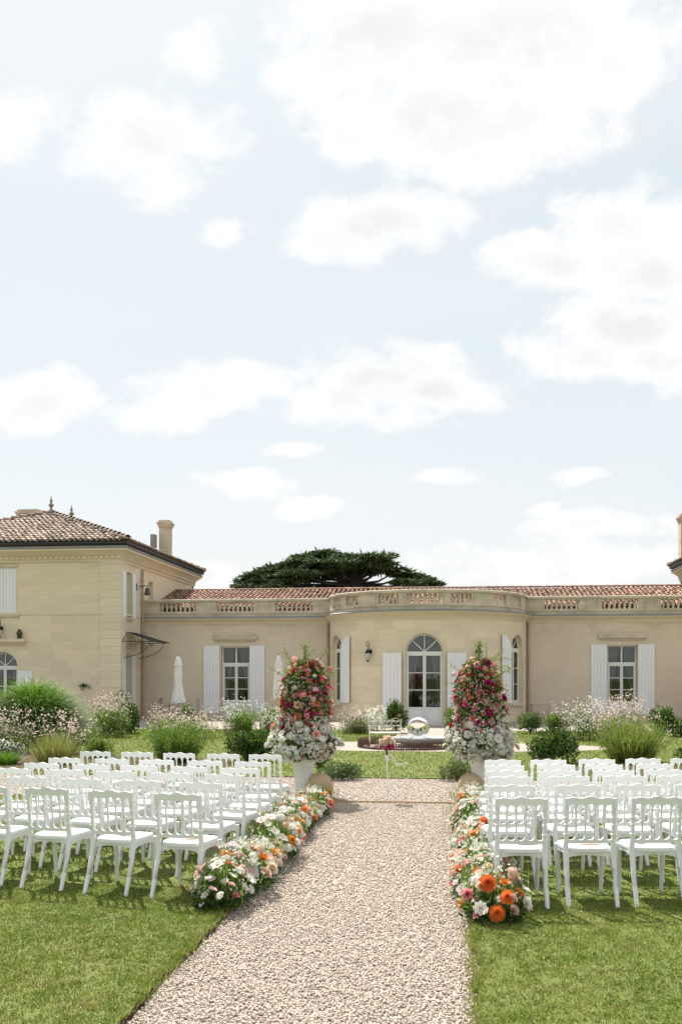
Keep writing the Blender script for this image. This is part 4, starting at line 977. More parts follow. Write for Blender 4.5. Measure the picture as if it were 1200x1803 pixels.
def tower(x, y, label, seed, flip=1):
    random.seed(seed); z0 = .56
    t = thing('flower_tower', (x, y, z0), label, 'flower arrangement', 'flower towers in the urns')
    def rad(z):                                            # outline of the arrangement
        if z < .62: return .32
        if z < .82: return .34 + .15 * math.sin((z - .62) / .20 * 1.4)
        if z < 1.16: return .49 - .15 * (z - .82) / .34
        if z < 1.72: return .34 + .015 * math.sin((z - 1.12) * 7)
        if z < 2.10: return .34 - .20 * ((z - 1.72) / .38) ** 1.3
        return .09
    lean = lambda z: flip * .02 * (z - .6)
    pts = []
    def try_put(z0_, z1_, table, n, rmin, rmax, sep):
        placed = 0
        for _ in range(n * 14):
            if placed >= n: break
            z = random.uniform(z0_, z1_); a = random.uniform(0, 6.283); r = rad(z) * random.uniform(.92, 1.10) * (1 + .10 * math.sin(a * 3 + z * 8 + seed) + .1 * math.sin(a * 5 - z * 13))
            p = Vector((x + lean(z) + r * math.cos(a), y + r * math.sin(a), z)); s = random.uniform(rmin, rmax)
            if any((p - q).length < (s + w) * sep for q, w in pts): continue
            pts.append((p, s)); k = pick(table)
            if k[0] in ('peony', 'dahlia') and k[1] == 'white': s *= 1.35
            nrm = Vector((math.cos(a), math.sin(a), .35 + random.uniform(-.3, .5) + (.5 if z > 1.6 else 0))); put_bloom(t, k[0], k[1], p, nrm, s); placed += 1
    try_put(1.02, 2.10, UP, 180, .036, .076, .62)
    try_put(.58, 1.18, LOW, 150, .038, .080, .62)
    for k in range(9):                                      # single stems standing out of the head
        a = random.uniform(0, 6.283); z = random.uniform(1.4, 2.1); r = rad(z) + random.uniform(.05, .18)
        p = Vector((x + lean(z) + r * math.cos(a), y + r * math.sin(a), z + random.uniform(.03, .14)))
        put_bloom(t, 'cluster', random.choice(['pink', 'blush', 'pink', 'lilac']), p, (math.cos(a), math.sin(a), .8), random.uniform(.045, .06))
        st = MB(); st.tube([(x + lean(z) + rad(z) * .4 * math.cos(a), y + rad(z) * .4 * math.sin(a), z - .2), ((p.x + x) / 2, (p.y + y) / 2, p.z - .08), tuple(p)], [.006, .005, .003], 5); st.build('flower_stem', 'stem', t)
    n = 5200; z = .58 + 1.5 * rng.uniform(0, 1, n) ** 1.15; a = rng.uniform(0, 6.283, n); rr = np.array([rad(q) for q in z]) * np.sqrt(rng.uniform(.03, .92, n)) * (1 + .10 * np.sin(a * 3 + z * 8 + seed) + .1 * np.sin(a * 5 - z * 13))
    P = np.stack([x + flip * .02 * (z - .6) + rr * np.cos(a), y + rr * np.sin(a), z], 1); D = np.stack([np.cos(a), np.sin(a), rng.normal(.2, .8, n)], 1) + rng.normal(0, .5, (n, 3))
    h = rng.uniform(size=n)
    for lo, hi, m in ((0, .3, 'leaf_dark'), (.3, .66, 'leaf_mid'), (.66, 1, 'leaf_lime')):
        k = (h >= lo) & (h < hi); leafcloud('foliage', t, P[k], D[k], rng.uniform(.05, .11, k.sum()), rng.uniform(.02, .045, k.sum()), m)
    # airy sprays with small white flowers
    n = 2300; z = rng.uniform(.55, 1.25, n); a = rng.uniform(0, 6.283, n); cl_ = np.sin(a * 5 + z * 9) > -.2; z, a = z[cl_], a[cl_]; n = len(z)
    rr = np.array([rad(q) for q in z]) * rng.uniform(.9, 1.28, n); P = np.stack([x + rr * np.cos(a), y + rr * np.sin(a), z], 1)
    florets('small_flowers', t, P, np.stack([np.cos(a), np.sin(a), np.full(n, .4)], 1) + rng.normal(0, .4, (n, 3)), rng.uniform(.011, .021, n), 'white_petal_small')
    n = 700; z = rng.uniform(1.1, 1.85, n); a = rng.uniform(0, 6.283, n); rr = np.array([rad(q) for q in z]) * rng.uniform(.95, 1.2, n)
    florets('small_flowers', t, np.stack([x + rr * np.cos(a), y + rr * np.sin(a), z], 1), np.stack([np.cos(a), np.sin(a), np.full(n, .4)], 1), rng.uniform(.009, .016, n), 'gaura_petal')
    n = 1500; z = rng.uniform(.56, 2.0, n); a = rng.uniform(0, 6.283, n); ok = np.sin(a * 4 + z * 11 + seed) > .1; z, a = z[ok], a[ok]; n = len(z); rr = np.array([rad(q) for q in z]) * rng.uniform(.95, 1.24, n)
    leafcloud('foliage', t, np.stack([x + rr * np.cos(a), y + rr * np.sin(a), z], 1), np.stack([np.cos(a), np.sin(a), rng.uniform(-.3, .9, n)], 1) + rng.normal(0, .4, (n, 3)), rng.uniform(.03, .07, n), rng.uniform(.012, .026, n), 'leaf_lime')
    for k in range(24):                                     # trailing vine tips
        a = random.uniform(0, 6.283); z = random.choice([random.uniform(1.7, 2.1), random.uniform(.9, 1.9)]); r = rad(min(z, 2)) * .8; P = []
        dz = random.uniform(.15, .4) if z > 1.6 else random.uniform(-.1, .2); out = random.uniform(.12, .32)
        for j in range(7): q = j / 6; P.append((x + (r + out * q) * math.cos(a + .3 * q), y + (r + out * q) * math.sin(a + .3 * q), z + dz * q - .12 * q * q))
        st = MB(); st.tube(P, [.005 - .0005 * j for j in range(7)], 4); v = st.build('vine', 'stem', t)
        pts_ = np.array([P[j] for j in range(1, 7) for _ in range(6)]) + rng.normal(0, .016, (36, 3)); leafcloud('vine_leaves', v, pts_, rng.normal(size=(36, 3)), .03, .016, 'leaf_lime')
    st = MB(); st.tube([(x, y, z0), (x + lean(2), y, 2.1), (x + lean(2.2) - .01, y, 2.34)], [.015, .008, .003], 6); st.build('support_stem', 'stem', t)
    n = 260; z = rng.uniform(1.95, 2.38, n); a = rng.uniform(0, 6.283, n); rr = rng.uniform(0, .07, n)
    leafcloud('foliage', t, np.stack([x + lean(2) + rr * np.cos(a), y + rr * np.sin(a), z], 1), rng.normal(size=(n, 3)), .035, .02, 'leaf_lime')
ux, uy, _ = gpt(534, 1404, -.021); urn(ux, uy, 'white fluted urn beside the stone ball, canopied house side of the aisle')
tower(ux, uy, 'tall pink and white flower tower with leafy tip, canopied house side of the aisle', 21)
vx, vy, _ = gpt(846, 1404, -.021); urn(vx, vy, 'white fluted urn beside the stone ball, side away from canopied house')
tower(vx, vy, 'tall pink and white flower tower with stray pink stems, side away from canopied house', 35, -1)
for px, lab in ((562, 'tan stone ball at the foot of the urn, canopied house side'), (829, 'tan stone ball at the foot of the urn, side away from canopied house')):
    bx, by, _ = gpt(px, 1405, -.021); b = MB(); n = 24
    b.lathe([(.21 * math.sin(math.pi * (i + .001) / n) + .0005, .205 - .21 * math.cos(math.pi * i / n)) for i in range(n + 1)], 32)
    tag(b.build('stone_ball', 'stone_ball', None, TR(bx, by, -.048), True), lab, 'stone ball', 'stone balls by the urns')
# ------------------------------------------------------------------ low flower borders along the aisle
ROWT = [('cosmos', 'white', 8), ('lisianthus', 'white', 8), ('cluster', 'white', 5), ('rose', 'cream', 4), ('rose', 'blush', 7), ('cluster', 'blush', 3), ('dahlia', 'orange', 2.4), ('dahlia', 'coral', 1.3), ('lisianthus', 'orange', 1.5), ('rose', 'amber', 2), ('lisianthus', 'pink', 3), ('cosmos', 'lilac', 3), ('lisianthus', 'hot', .4), ('peony', 'white', 2), ('dahlia', 'amber', 1.2), ('lisianthus', 'blush', 4), ('cosmos', 'blush', 2)]
def flower_row(x, y0, y1, label, seed, bend=0):
    random.seed(seed); t = thing('flower_border', (x, y0, 0), label, 'flower border', 'low flower borders along the aisle')
    ext = y1 - y0
    def prof(v):                                           # half width and height along the row
        k = .85 + .15 * math.sin(v * 4.1 + seed) + .08 * math.sin(v * 9.3); e = min(1, (v + .04) / .22) ** .5 * min(1, (ext - v + .05) / .3) ** .5
        far = 1 - .28 * v / ext
        return .30 * k * e * far, (.385 + .05 * math.sin(v * 3 + 1)) * k * e * (1 - .2 * v / ext)
    xc = lambda v: x + .03 * math.sin(v * 1.7 + seed) + bend * v
    pts = []; cnt = 0
    for _ in range(9000):
        if cnt >= 285: break
        v = ext * random.random() ** 1.15; hw, h = prof(v); a = random.uniform(-.15, math.pi + .15)
        p = Vector((xc(v) - hw * math.cos(a) * 1.02, y0 + v, max(.05, h * (.35 + .68 * math.sin(a))))) if random.random() > .12 or v > .25 else Vector((xc(v) + random.uniform(-1, 1) * hw, y0 - .10 + .04 * random.random(), random.uniform(.07, h * .9)))
        s = random.uniform(.034, .064); k = pick(ROWT)
        if k[0] in ('dahlia', 'peony'): s = random.uniform(.05, .074)
        if any((p - q).length < (s + w) * .60 for q, w in pts): continue
        pts.append((p, s)); nx = -math.cos(a); put_bloom(t, k[0], k[1], p, (nx + random.gauss(0, .25), -.55 + random.gauss(0, .3), .65 + max(0, math.sin(a)) * .6), s); cnt += 1
    n = 11000; v = ext * rng.uniform(0, 1, n) ** 1.1; HW = np.array([prof(q) for q in v]); a = rng.uniform(0, math.pi, n); q = np.sqrt(rng.uniform(.02, .80, n))
    P = np.stack([np.array([xc(k) for k in v]) - HW[:, 0] * np.cos(a) * q, y0 + v, np.maximum(.01, HW[:, 1] * np.sin(a) * q * .95)], 1)
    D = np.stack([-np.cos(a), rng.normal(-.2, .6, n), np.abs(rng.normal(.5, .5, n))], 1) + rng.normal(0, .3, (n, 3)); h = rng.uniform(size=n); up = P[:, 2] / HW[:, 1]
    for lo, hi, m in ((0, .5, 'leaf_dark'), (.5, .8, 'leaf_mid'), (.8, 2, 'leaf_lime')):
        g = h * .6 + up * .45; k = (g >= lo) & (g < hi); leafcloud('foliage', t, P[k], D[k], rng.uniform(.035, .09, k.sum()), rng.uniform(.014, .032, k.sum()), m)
    n = 3000; v = ext * rng.uniform(0, 1, n); ok = np.sin(v * 6 + seed) + np.sin(v * 14.1) > -.5; v = v[ok]; n = len(v); HW = np.array([prof(q) for q in v]); a = rng.uniform(.1, math.pi - .1, n); q = rng.uniform(.9, 1.2, n)
    P = np.stack([np.array([xc(k) for k in v]) - HW[:, 0] * np.cos(a) * q, y0 + v, HW[:, 1] * (.25 + .85 * np.sin(a)) * q], 1)
    florets('small_flowers', t, P, np.stack([-np.cos(a), np.full(n, -.4), np.full(n, .7)], 1) + rng.normal(0, .4, (n, 3)), rng.uniform(.008, .016, n), 'white_petal_small')
    n = 2200; v = ext * rng.uniform(0, 1, n); HW = np.array([prof(q) for q in v]); P = np.stack([np.array([xc(k) for k in v]) + rng.normal(0, .11, n), y0 + v, HW[:, 1] * .55], 1)
    V, Fc = blades(P, np.stack([rng.normal(0, .35, n), rng.normal(0, .35, n), np.ones(n)], 1), rng.uniform(.14, .33, n), .007, .12, 3); tag(link('grassy_sprays', fastmesh('sprays', V, Fc, 'leaf_lime'), t), kind='stuff')
flower_row(-1.86, 7.72, 14.25, 'long low border of white, peach and orange flowers, canopied house side of the aisle', 4, -.012)
flower_row(.30, 7.55, 14.5, 'long low flower border ending in big orange dahlias, side away from canopied house', 9, -.0105)
row2 = [o for o in bpy.data.objects if o.name.startswith('flower_border')][1]
for (px, py, r, c, k) in ((858, 1555, .072, 'orange', 'dahlia'), (874, 1608, .068, 'orange', 'dahlia'), (893, 1580, .06, 'orange', 'dahlia'), (845, 1599, .055, 'white', 'cosmos'), (846, 1560, .042, 'cream', 'rose'), (822, 1574, .05, 'pink', 'peony'), (800, 1512, .05, 'orange', 'dahlia'), (838, 1457, .05, 'orange', 'dahlia')):
    d = 7.42 if py > 1540 else (9.2 if py > 1500 else 10.6); u = (px - CX) / F * d; z = H - (py - YH) * d / F
    put_bloom(row2, k, c, (u * cs - d * sn, u * sn + d * cs, z), (random.uniform(-.2, .2), -1, .45), r)
random.seed(5)
# ------------------------------------------------------------------ bouquet on its thin white stand
sx, sy, _ = gpt(681, 1408, -.021); zb = -.021
st = thing('bouquet_stand', (sx, sy, zb), 'thin white rod stand holding up the pink bouquet on the gravel', 'stand')
b = MB(); b.tube([(sx, sy, zb + .01), (sx, sy, .56)], .009, 8); b.build('rod', 'urn_white', st)
b = MB(); b.lathe([(.03, 0), (.03, .006), (.015, .012), (.011, .03)], 14, (sx, sy, zb + .001)); b.build('ground_collar', 'urn_white', st)
b = MB(); b.lathe([(.012, .54), (.022, .57), (.03, .64), (.034, .66), (.028, .66), (.02, .6)], 12, (sx, sy, 0)); b.build('cup', 'urn_white', st)
bq = thing('bouquet', (sx, sy, .6), 'round bouquet of pink, magenta and peach roses with a trailing ribbon', 'bouquet')
cen = Vector((sx, sy, .83)); pts = []
for _ in range(1500):
    if len(pts) >= 30: break
    d = Vector((random.gauss(0, 1), random.gauss(0, 1), random.gauss(.35, .8))).normalized()
    if d.z < -.6: continue
    p = cen + d * .105
    if any((p - q).length < .048 for q in pts): continue
    pts.append(p); low = d.z < -.12
    put_bloom(bq, random.choice(['rose', 'peony', 'lisianthus']), random.choice(['magenta', 'hot', 'hot', 'pink'] if low else ['blush', 'cream', 'white', 'cream', 'blush']), p, d, random.uniform(.038, .05))
D = sphere_pts(260); leafcloud('foliage', bq, np.array(cen) + D * .075, D + rng.normal(0, .4, (260, 3)), .05, .022, 'leaf_mid')
b = MB()
for k in range(9): a = 6.283 * k / 9; b.tube([(sx + .05 * math.cos(a), sy + .05 * math.sin(a), .78), (sx + .012 * math.cos(a + .6), sy + .012 * math.sin(a + .6), .68), (sx + .02 * math.cos(a + 1), sy + .02 * math.sin(a + 1), .575)], .004, 5)
tag(b.build('stems', 'leaf_mid', bq), kind='stuff')
for k, (dx, dz) in enumerate(((.30, -.20), (.26, -.24))):
    b = MB(); vs = []
    for j in range(13):
        q = j / 12; c = Vector((sx + .02 + dx * q, sy - .04 - .05 * math.sin(q * 5 + k), .72 + dz * q ** .8 - .05 * math.sin(q * math.pi) + .02 * math.sin(q * 9 + k))); w = Vector((.004, .003, .007))
        vs += [c - w, c + w, c - w + Vector((0, .001, 0)), c + w + Vector((0, .001, 0))]
    b.add(vs, [(4 * j, 4 * j + 4, 4 * j + 5, 4 * j + 1) for j in range(12)] + [(4 * j + 2, 4 * j + 3, 4 * j + 7, 4 * j + 6) for j in range(12)]); b.build('ribbon', 'ribbon', bq, smooth=True)
# ------------------------------------------------------------------ ball fountain with its edging, and the iron seat
fxc, fyc, _ = gpt(737, 1315.5, 0); fz = .008
ft = thing('ball_fountain', (fxc, fyc, fz), 'grey shallow dish fountain carrying a clear glass ball', 'fountain')
b = MB(); b.lathe([(.25, 0), (.25, .03), (.3, .04), (.42, .07), (.62, .14), (.73, .21), (.76, .25), (.74, .255), (.66, .22), (.5, .195), (.2, .18), (.01, .18)], 40, (fxc, fyc, fz)); b.build('dish', 'fountain_dish', ft, smooth=True)
b = MB(); b.lathe([(.01, 0), (.69, 0), (.69, .004), (.01, .004)], 40, (fxc, fyc, fz + .222)); b.build('water_film', 'water', ft)
b = MB(); n = 32; b.lathe([(.29 * math.sin(math.pi * i / n) + .0004, -.29 * math.cos(math.pi * i / n)) for i in range(n + 1)], 48, (fxc - .02, fyc, fz + .19 + .29)); b.build('glass_ball', 'crystal', ft, smooth=True)
ed = thing('bed_edging', (fxc, fyc, fz), 'rust-brown openwork edging ring around the ball fountain', 'garden edging')
b = MB(); n = 26; R_ = 1.28; ln = 2 * math.pi * R_ / n
for k in range(5): x = -ln / 2 + ln * (k + .5) / 5; b.box(x - .012, x + .012, -.008, .008, 0, .2)
b.box(-ln / 2 + .004, ln / 2 - .004, -.010, .010, .02, .045); b.box(-ln / 2 + .004, ln / 2 - .004, -.010, .010, .14, .16)
for c_ in (-.1, .0, .1): b.tube([(c_ + .04 * math.cos(t), 0, .095 + .04 * math.sin(t)) for t in [i * .7854 for i in range(9)]], .007, 5)
for c_ in (-.08, .0, .08): b.tube([(c_ + .045 * math.cos(t), 0, .195 + .03 * math.sin(t)) for t in [i * .45 for i in range(8)]], .007, 5)
em = b.mesh('edging_panel', 'rust_edge')
for k in range(n): a = 6.2832 * k / n; link('edging_panel', em, ed, TR(fxc - .3 + R_ * math.cos(a), fyc + R_ * math.sin(a), fz - .005, a + math.pi / 2))
b = MB(); pp = [(fxc - .3 + 1.22 * math.cos(6.2832 * k / 32), fyc + 1.22 * math.sin(6.2832 * k / 32), fz + .012) for k in range(32)]; b.add(pp, [tuple(range(32))]); tag(b.build('fountain_bed', 'pebble'), kind='structure')
sxx, syy, _ = gpt(677, 1316, .008)
se = thing('iron_bench', (sxx, syy, .008), 'cream wrought-iron bench with scrolled back beside the fountain', 'bench'); M = TR(sxx, syy, .008, .05, (1, 1, .82))
hw = .40
b = MB()
for s in (-1, 1): b.tube([(s * hw, .02, 0), (s * hw, -.02, .45), (s * (hw + .03), -.10, .9)], .011, 6)
b.tube([(-hw - .015, -.055, .68), (hw + .015, -.055, .68)], .009, 6); b.tube([(-hw - .025, -.085, .84), (hw + .025, -.085, .84)], .009, 6); b.tube([(-hw, -.03, .5), (hw, -.03, .5)], .009, 6)
for s in (-1, 1): b.tube([(s * (hw * (1 - k / 10)), -.09, .86 + .05 * math.sin(k * .63) + .0065 * k) for k in range(11)], .008, 6)
b.build('back_frame', 'iron_cream', se, M)
for k in range(7):
    c_ = -hw + (k + .5) * 2 * hw / 7; b = MB()
    b.tube([(c_ + .05 * math.cos(t) * (1 if k % 2 else -1), -.07, .76 + .065 * math.sin(t)) for t in [i * .5 for i in range(12)]], .007, 5); b.tube([(c_, -.045, .5), (c_, -.055, .68)], .005, 5); b.build('back_scroll', 'iron_cream', se, M)
b = MB(); b.tube([(.045 * math.cos(t), -.1, .985 + .045 * math.sin(t)) for t in [i * .6 for i in range(11)]], .008, 5); b.tube([(0, -.1, 1.03), (0, -.1, 1.09)], .008, 5); b.build('crest', 'iron_cream', se, M)
for k in range(8): b = MB(); b.box(-hw, hw, .0 + k * .06, .035 + k * .06, .44, .455); b.build('seat_slat', 'iron_cream', se, M)
for s in (-1, 1):
    b = MB(); b.tube([(s * hw, .45, 0), (s * hw, .43, .44)], .011, 6); b.build('leg', 'iron_cream', se, M)
    b = MB(); b.tube([(s * hw, -.05, .68), (s * (hw + .01), .2, .68), (s * hw, .42, .62), (s * hw, .43, .44)], .010, 6); b.build('armrest', 'iron_cream', se, M)
# ------------------------------------------------------------------ closed parasols, garden table and chairs on the terrace
def parasol(px, ybase, ytop, ybot, wpx, label, flare):
    x, y, d = gpt(px, ybase, -.020); k = d / F; Z = lambda py: H - (py - YH) * k; w = wpx * k / 2
    t = thing('parasol', (x, y, -.020), label, 'parasol', 'closed white parasols on the terrace')
    b = MB(); b.tube([(x, y, 0), (x, y, Z(ytop) + .03)], .022, 8); b.build('pole', 'teak', t)
    b = MB(); b.lathe([(.26, 0), (.26, .05), (.05, .08), (.04, .2)], 20, (x, y, -.019)); b.build('base', 'lead', t)
    zt, zb = Z(ytop), Z(ybot); n = 40; b = MB(); vs = []
    prof = ((0, .03), (.03, .3), (.10, .45), (.17, .58), (.20, .66), (.215, .45), (.3, .55), (.42, .62), (.52, .58), (.62, .6), (.8, .82), (.94, 1.0), (1, 1.02)) if flare else ((0, .03), (.03, .3), (.10, .48), (.2, .62), (.24, .75), (.25, .7), (.4, .82), (.6, .95), (.8, 1.0), (.95, 1.05), (1, 1.02))
    for q, r in prof:
        for i in range(n):
            f = 1 + .16 * math.cos(i * 2 * math.pi * 8 / n + q * 2) * min(1, q * 3) + .05 * math.sin(i * 2.1 + q * 7); zz = zt + (zb - zt) * q - (.05 * math.cos(i * 2 * math.pi * 8 / n) if q > .9 else 0)
            vs.append((x + w * r * f * math.cos(6.2832 * i / n), y + w * r * f * math.sin(6.2832 * i / n), zz))
    b.add(vs, [(j * n + i, j * n + (i + 1) % n, (j + 1) * n + (i + 1) % n, (j + 1) * n + i) for j in range(len(prof) - 1) for i in range(n)]); b.build('canopy', 'parasol', t, smooth=True)
    b = MB(); b.lathe([(.03, 0), (.025, .05), (.01, .08)], 10, (x, y, zt - .01)); b.build('cap', 'teak', t)
    return x, y
p1 = parasol(314, 1271, 1155, 1238, 22, 'closed cream parasol tied at the waist, rising from the grey garden table', True)
p2 = parasol(491, 1270, 1153, 1230, 18, 'closed cream parasol hanging straight, between shuttered window and flower tower', False)
tx, ty = p1
tb = thing('garden_table', (tx, ty, -.020), 'weathered grey round garden table under the closed parasol', 'table')
n = 9
for i in range(n):
    xo = -.5 + (i + .5) * 1.0 / n; hl_ = math.sqrt(max(.02, .52 ** 2 - xo ** 2)); b = MB()
    if abs(xo) < .06: b.box(tx + xo - .05, tx + xo + .05, ty + .04, ty + hl_, .68, .705); b.box(tx + xo - .05, tx + xo + .05, ty - hl_, ty - .04, .68, .705)
    else: b.box(tx + xo - .05, tx + xo + .05, ty - hl_, ty + hl_, .68, .705)
    b.build('top_slat', 'teak', tb)
for sx_ in (-1, 1):
    for sy_ in (-1, 1): b = MB(); b.tube([(tx + sx_ * .36, ty + sy_ * .36, -.019), (tx + sx_ * .3, ty + sy_ * .3, .68)], .025, 6); b.build('leg', 'teak', tb)
def garden_chair(x, y, rz, label):
    t = thing('garden_chair', (x, y, -.020), label, 'chair', 'weathered garden chairs on the terrace', rz); M = TR(x, y, -.020, rz)
    for k in range(6): b = MB(); b.box(-.23, .23, .02 + k * .07, .075 + k * .07, .42, .44); b.build('seat_slat', 'teak', t, M)
    for k in range(5): b = MB(); b.box(-.2 + k * .085, -.14 + k * .085, -.02, 0, .45, .9); b.build('back_slat', 'teak', t, M)
    b = MB(); b.box(-.25, .25, -.025, .01, .9, .96); b.build('top_rail', 'teak', t, M)
    for s in (-1, 1):
        b = MB(); b.tube([(s * .24, -.04, 0), (s * .24, -.01, .92)], .02, 6); b.build('leg', 'teak', t, M); b = MB(); b.tube([(s * .24, .42, 0), (s * .24, .42, .62)], .02, 6); b.build('leg', 'teak', t, M)
        b = MB(); b.box(s * .24 - .03, s * .24 + .03, -.02, .46, .62, .645); b.build('armrest', 'teak', t, M)
garden_chair(tx - .75, ty + .05, -math.pi / 2, 'weathered grey garden chair at the parasol table, canopy door side')
garden_chair(tx + .75, ty + .1, math.pi / 2, 'weathered grey garden chair at the parasol table, shuttered window side')
# ------------------------------------------------------------------ lanterns, bell
def lantern(M, label, hang=True):
    t = tag(link('wall_lantern', None, None, M), label, 'lantern', 'black wall lanterns')
    b = MB(); b.lathe([(.06, -.012), (.06, .012)], 12); q = b.v; b.v = [(x, z - .02, y * 1.6) for x, y, z in q]; b.build('wall_plate', 'black_iron', t, M)
    b = MB(); pts = [(0, -.03, 0), (0, -.10, .08), (0, -.14, .2)] + [(0, -.22 + .085 * math.cos(a), .27 + .12 * math.sin(a)) for a in [i * .4 for i in range(10)]]; b.tube(pts, .012, 6); b.tube([(0, -.22, .06), (0, -.22, .25)], .008, 6)
    b.tube([(0, -.22 + .05 * math.cos(a), .22 + .05 * math.sin(a)) for a in [i * .6 for i in range(9)]], .007, 5); b.build('bracket', 'black_iron', t, M)
    b = MB(); b.lathe([(.02, .1), (.05, .06), (.10, .0), (.125, -.06), (.12, -.075)], 6, (0, -.22, 0)); b.lathe([(.07, -.34), (.06, -.37), (.02, -.40), (.012, -.44)], 6, (0, -.22, 0))
    for k in range(6): a = 6.2832 * k / 6; b.tube([(.115 * math.cos(a), -.22 + .115 * math.sin(a), -.075), (.072 * math.cos(a), -.22 + .072 * math.sin(a), -.34)], .007, 4)
    b.build('lantern_cage', 'black_iron', t, M)
    b = MB(); b.lathe([(.108, -.078), (.066, -.338)], 6, (0, -.22, 0)); b.build('lantern_glass', 'white_glass', t, M)
def MZ(phi, z): m = MR(phi).copy(); m.translation.z = z; return m
lantern(MZ(math.asin(-2.12 / RR), 2.80), 'black scrolled wall lantern on the rounded bay beside the cosmos-free shutter'.replace('beside the cosmos-free shutter', 'on the iron seat side of the door'))
lantern(MZ(math.asin(2.03 / RR), 2.80), 'black scrolled wall lantern on the rounded bay above the stray pink flower tower')
lantern(TR(pxm - .05, 39.8, 3.82), 'black scrolled wall lantern above the arched window of the hipped-roof house')
x_, z_, _ = wpt(34, 1126, 39.66)
b = MB(); b.lathe([(.10, 0), (.10, .05), (.06, .07), (.11, .15), (.12, .25), (.08, .3), (.06, .33), (.08, .36), (.02, .4)], 10, (x_, 39.68, 3.381)); tag(b.build('ledge_ornament', 'brass_dark', smooth=True), 'small dark urn ornament standing on the ledge over the arched window', 'ornament')
bl = thing('wall_bell', (pxi, 41.9, 5.7), 'small dark bell hanging from an iron bracket on the house side wall', 'bell')
b = MB(); b.box(pxi + .001, pxi + .03, 41.85, 41.95, 5.55, 5.85); b.tube([(pxi + .02, 41.9, 5.74), (pxi + .62, 41.9, 5.74)], .014, 6); b.tube([(pxi + .02, 41.9, 5.58), (pxi + .35, 41.9, 5.73)], .012, 6); b.build('bracket', 'black_iron', bl)
b = MB(); b.tube([(pxi + .5, 41.9, 5.74), (pxi + .5, 41.9, 5.66)], .015, 6); b.lathe([(.02, .0), (.07, -.03), (.10, -.12), (.125, -.25), (.16, -.32), (.15, -.33), (.10, -.25)], 14, (pxi + .5, 41.9, 5.66)); b.build('bell_body', 'brass_dark', bl, smooth=True)
# ------------------------------------------------------------------ cedar beyond the wing
CY = 66.0
cx0, cz0, _ = wpt(628, 1034, CY)
cd = thing('cedar_tree', (cx0, CY, -.075), 'broad flat-topped dark cedar rising behind the wing roof', 'tree')
PL = [(575,974,30,5),(560,980,48,6),(610,982,50,6),(655,980,34,5),(683,978,14,3),(540,988,42,6),(590,990,60,6),(640,990,45,6),(510,996,40,6),(558,999,48,6),(612,1000,50,6),(672,992,26,5),
      (482,1005,36,6),(530,1008,40,5),(585,1009,36,5),(660,1002,40,5),(695,1004,30,6),(455,1013,30,6),(497,1015,36,5),(640,1008,26,4),(712,1011,28,5),(735,1018,30,6),(436,1022,22,5),(470,1022,32,4),(545,1018,30,4),(505,1024,30,4),(716,1024,30,4),(755,1026,24,5),(430,1031,20,4),(455,1031,26,3),(740,1031,34,4),(520,1032,24,3),(485,1033,22,3)]
PP, DD = [], []
limb = MB(); tb0 = Vector((cx0, CY, cz0 - .6))
for i, (px, py, rx, ry) in enumerate(PL):
    yy = CY + (0 if i < 3 else random.uniform(-2.5, 2.5)); X, Z, d = wpt(px, py, yy); sx_, sz_ = rx * d / F * 1.05, ry * d / F
    n = int(38 * rx); u = unit(rng.normal(size=(n, 3))) * (rng.uniform(0, 1, n) ** .45)[:, None]
    ang = np.arctan2(u[:, 1], u[:, 0]); rim = .78 + .22 * np.sin(ang * 7 + i) + .1 * np.sin(ang * 13)
    P = np.stack([X + u[:, 0] * sx_ * rim, yy + u[:, 1] * sx_ * 1.0 * rim, Z + u[:, 2] * sz_ * .8 - (u[:, 0] ** 2 + u[:, 1] ** 2) * sz_ * .45 + .12 * np.sin(u[:, 0] * 9 + i) * sz_], 1)
    D = np.stack([u[:, 0] + rng.normal(0, .5, n), u[:, 1] + rng.normal(0, .5, n), rng.normal(-.05, .35, n)], 1); PP.append(P); DD.append(D)
    e = Vector((X, yy, Z - sz_ * .6)); s0 = tb0 + Vector((0, 0, .5 + .25 * max(0, (Z - cz0)))); mid = s0.lerp(e, .55) + Vector((0, 0, -.25)); limb.tube([s0, mid, e], [.13, .08, .03], 6)
PP = np.concatenate(PP); DD = np.concatenate(DD)
limb.tube([(cx0 + .3, CY, -.1), (cx0 + .1, CY, 4), tuple(tb0), (cx0 - .2, CY, cz0 + 1.6)], [.75, .62, .55, .3], 10); limb.tube([(cx0 + 2.8, CY + 1, 2), (cx0 + 4.6, CY + 1, cz0 - .5), (cx0 + 5.4, CY + 1, cz0 + .5)], [.3, .24, .1], 8)
limb.build('trunk', 'bark', cd, smooth=True)
leafcloud('crown', cd, PP, DD * np.array([1, 1, .5]), rng.uniform(.25, .55, len(PP)), rng.uniform(.08, .15, len(PP)), 'needle', .1)
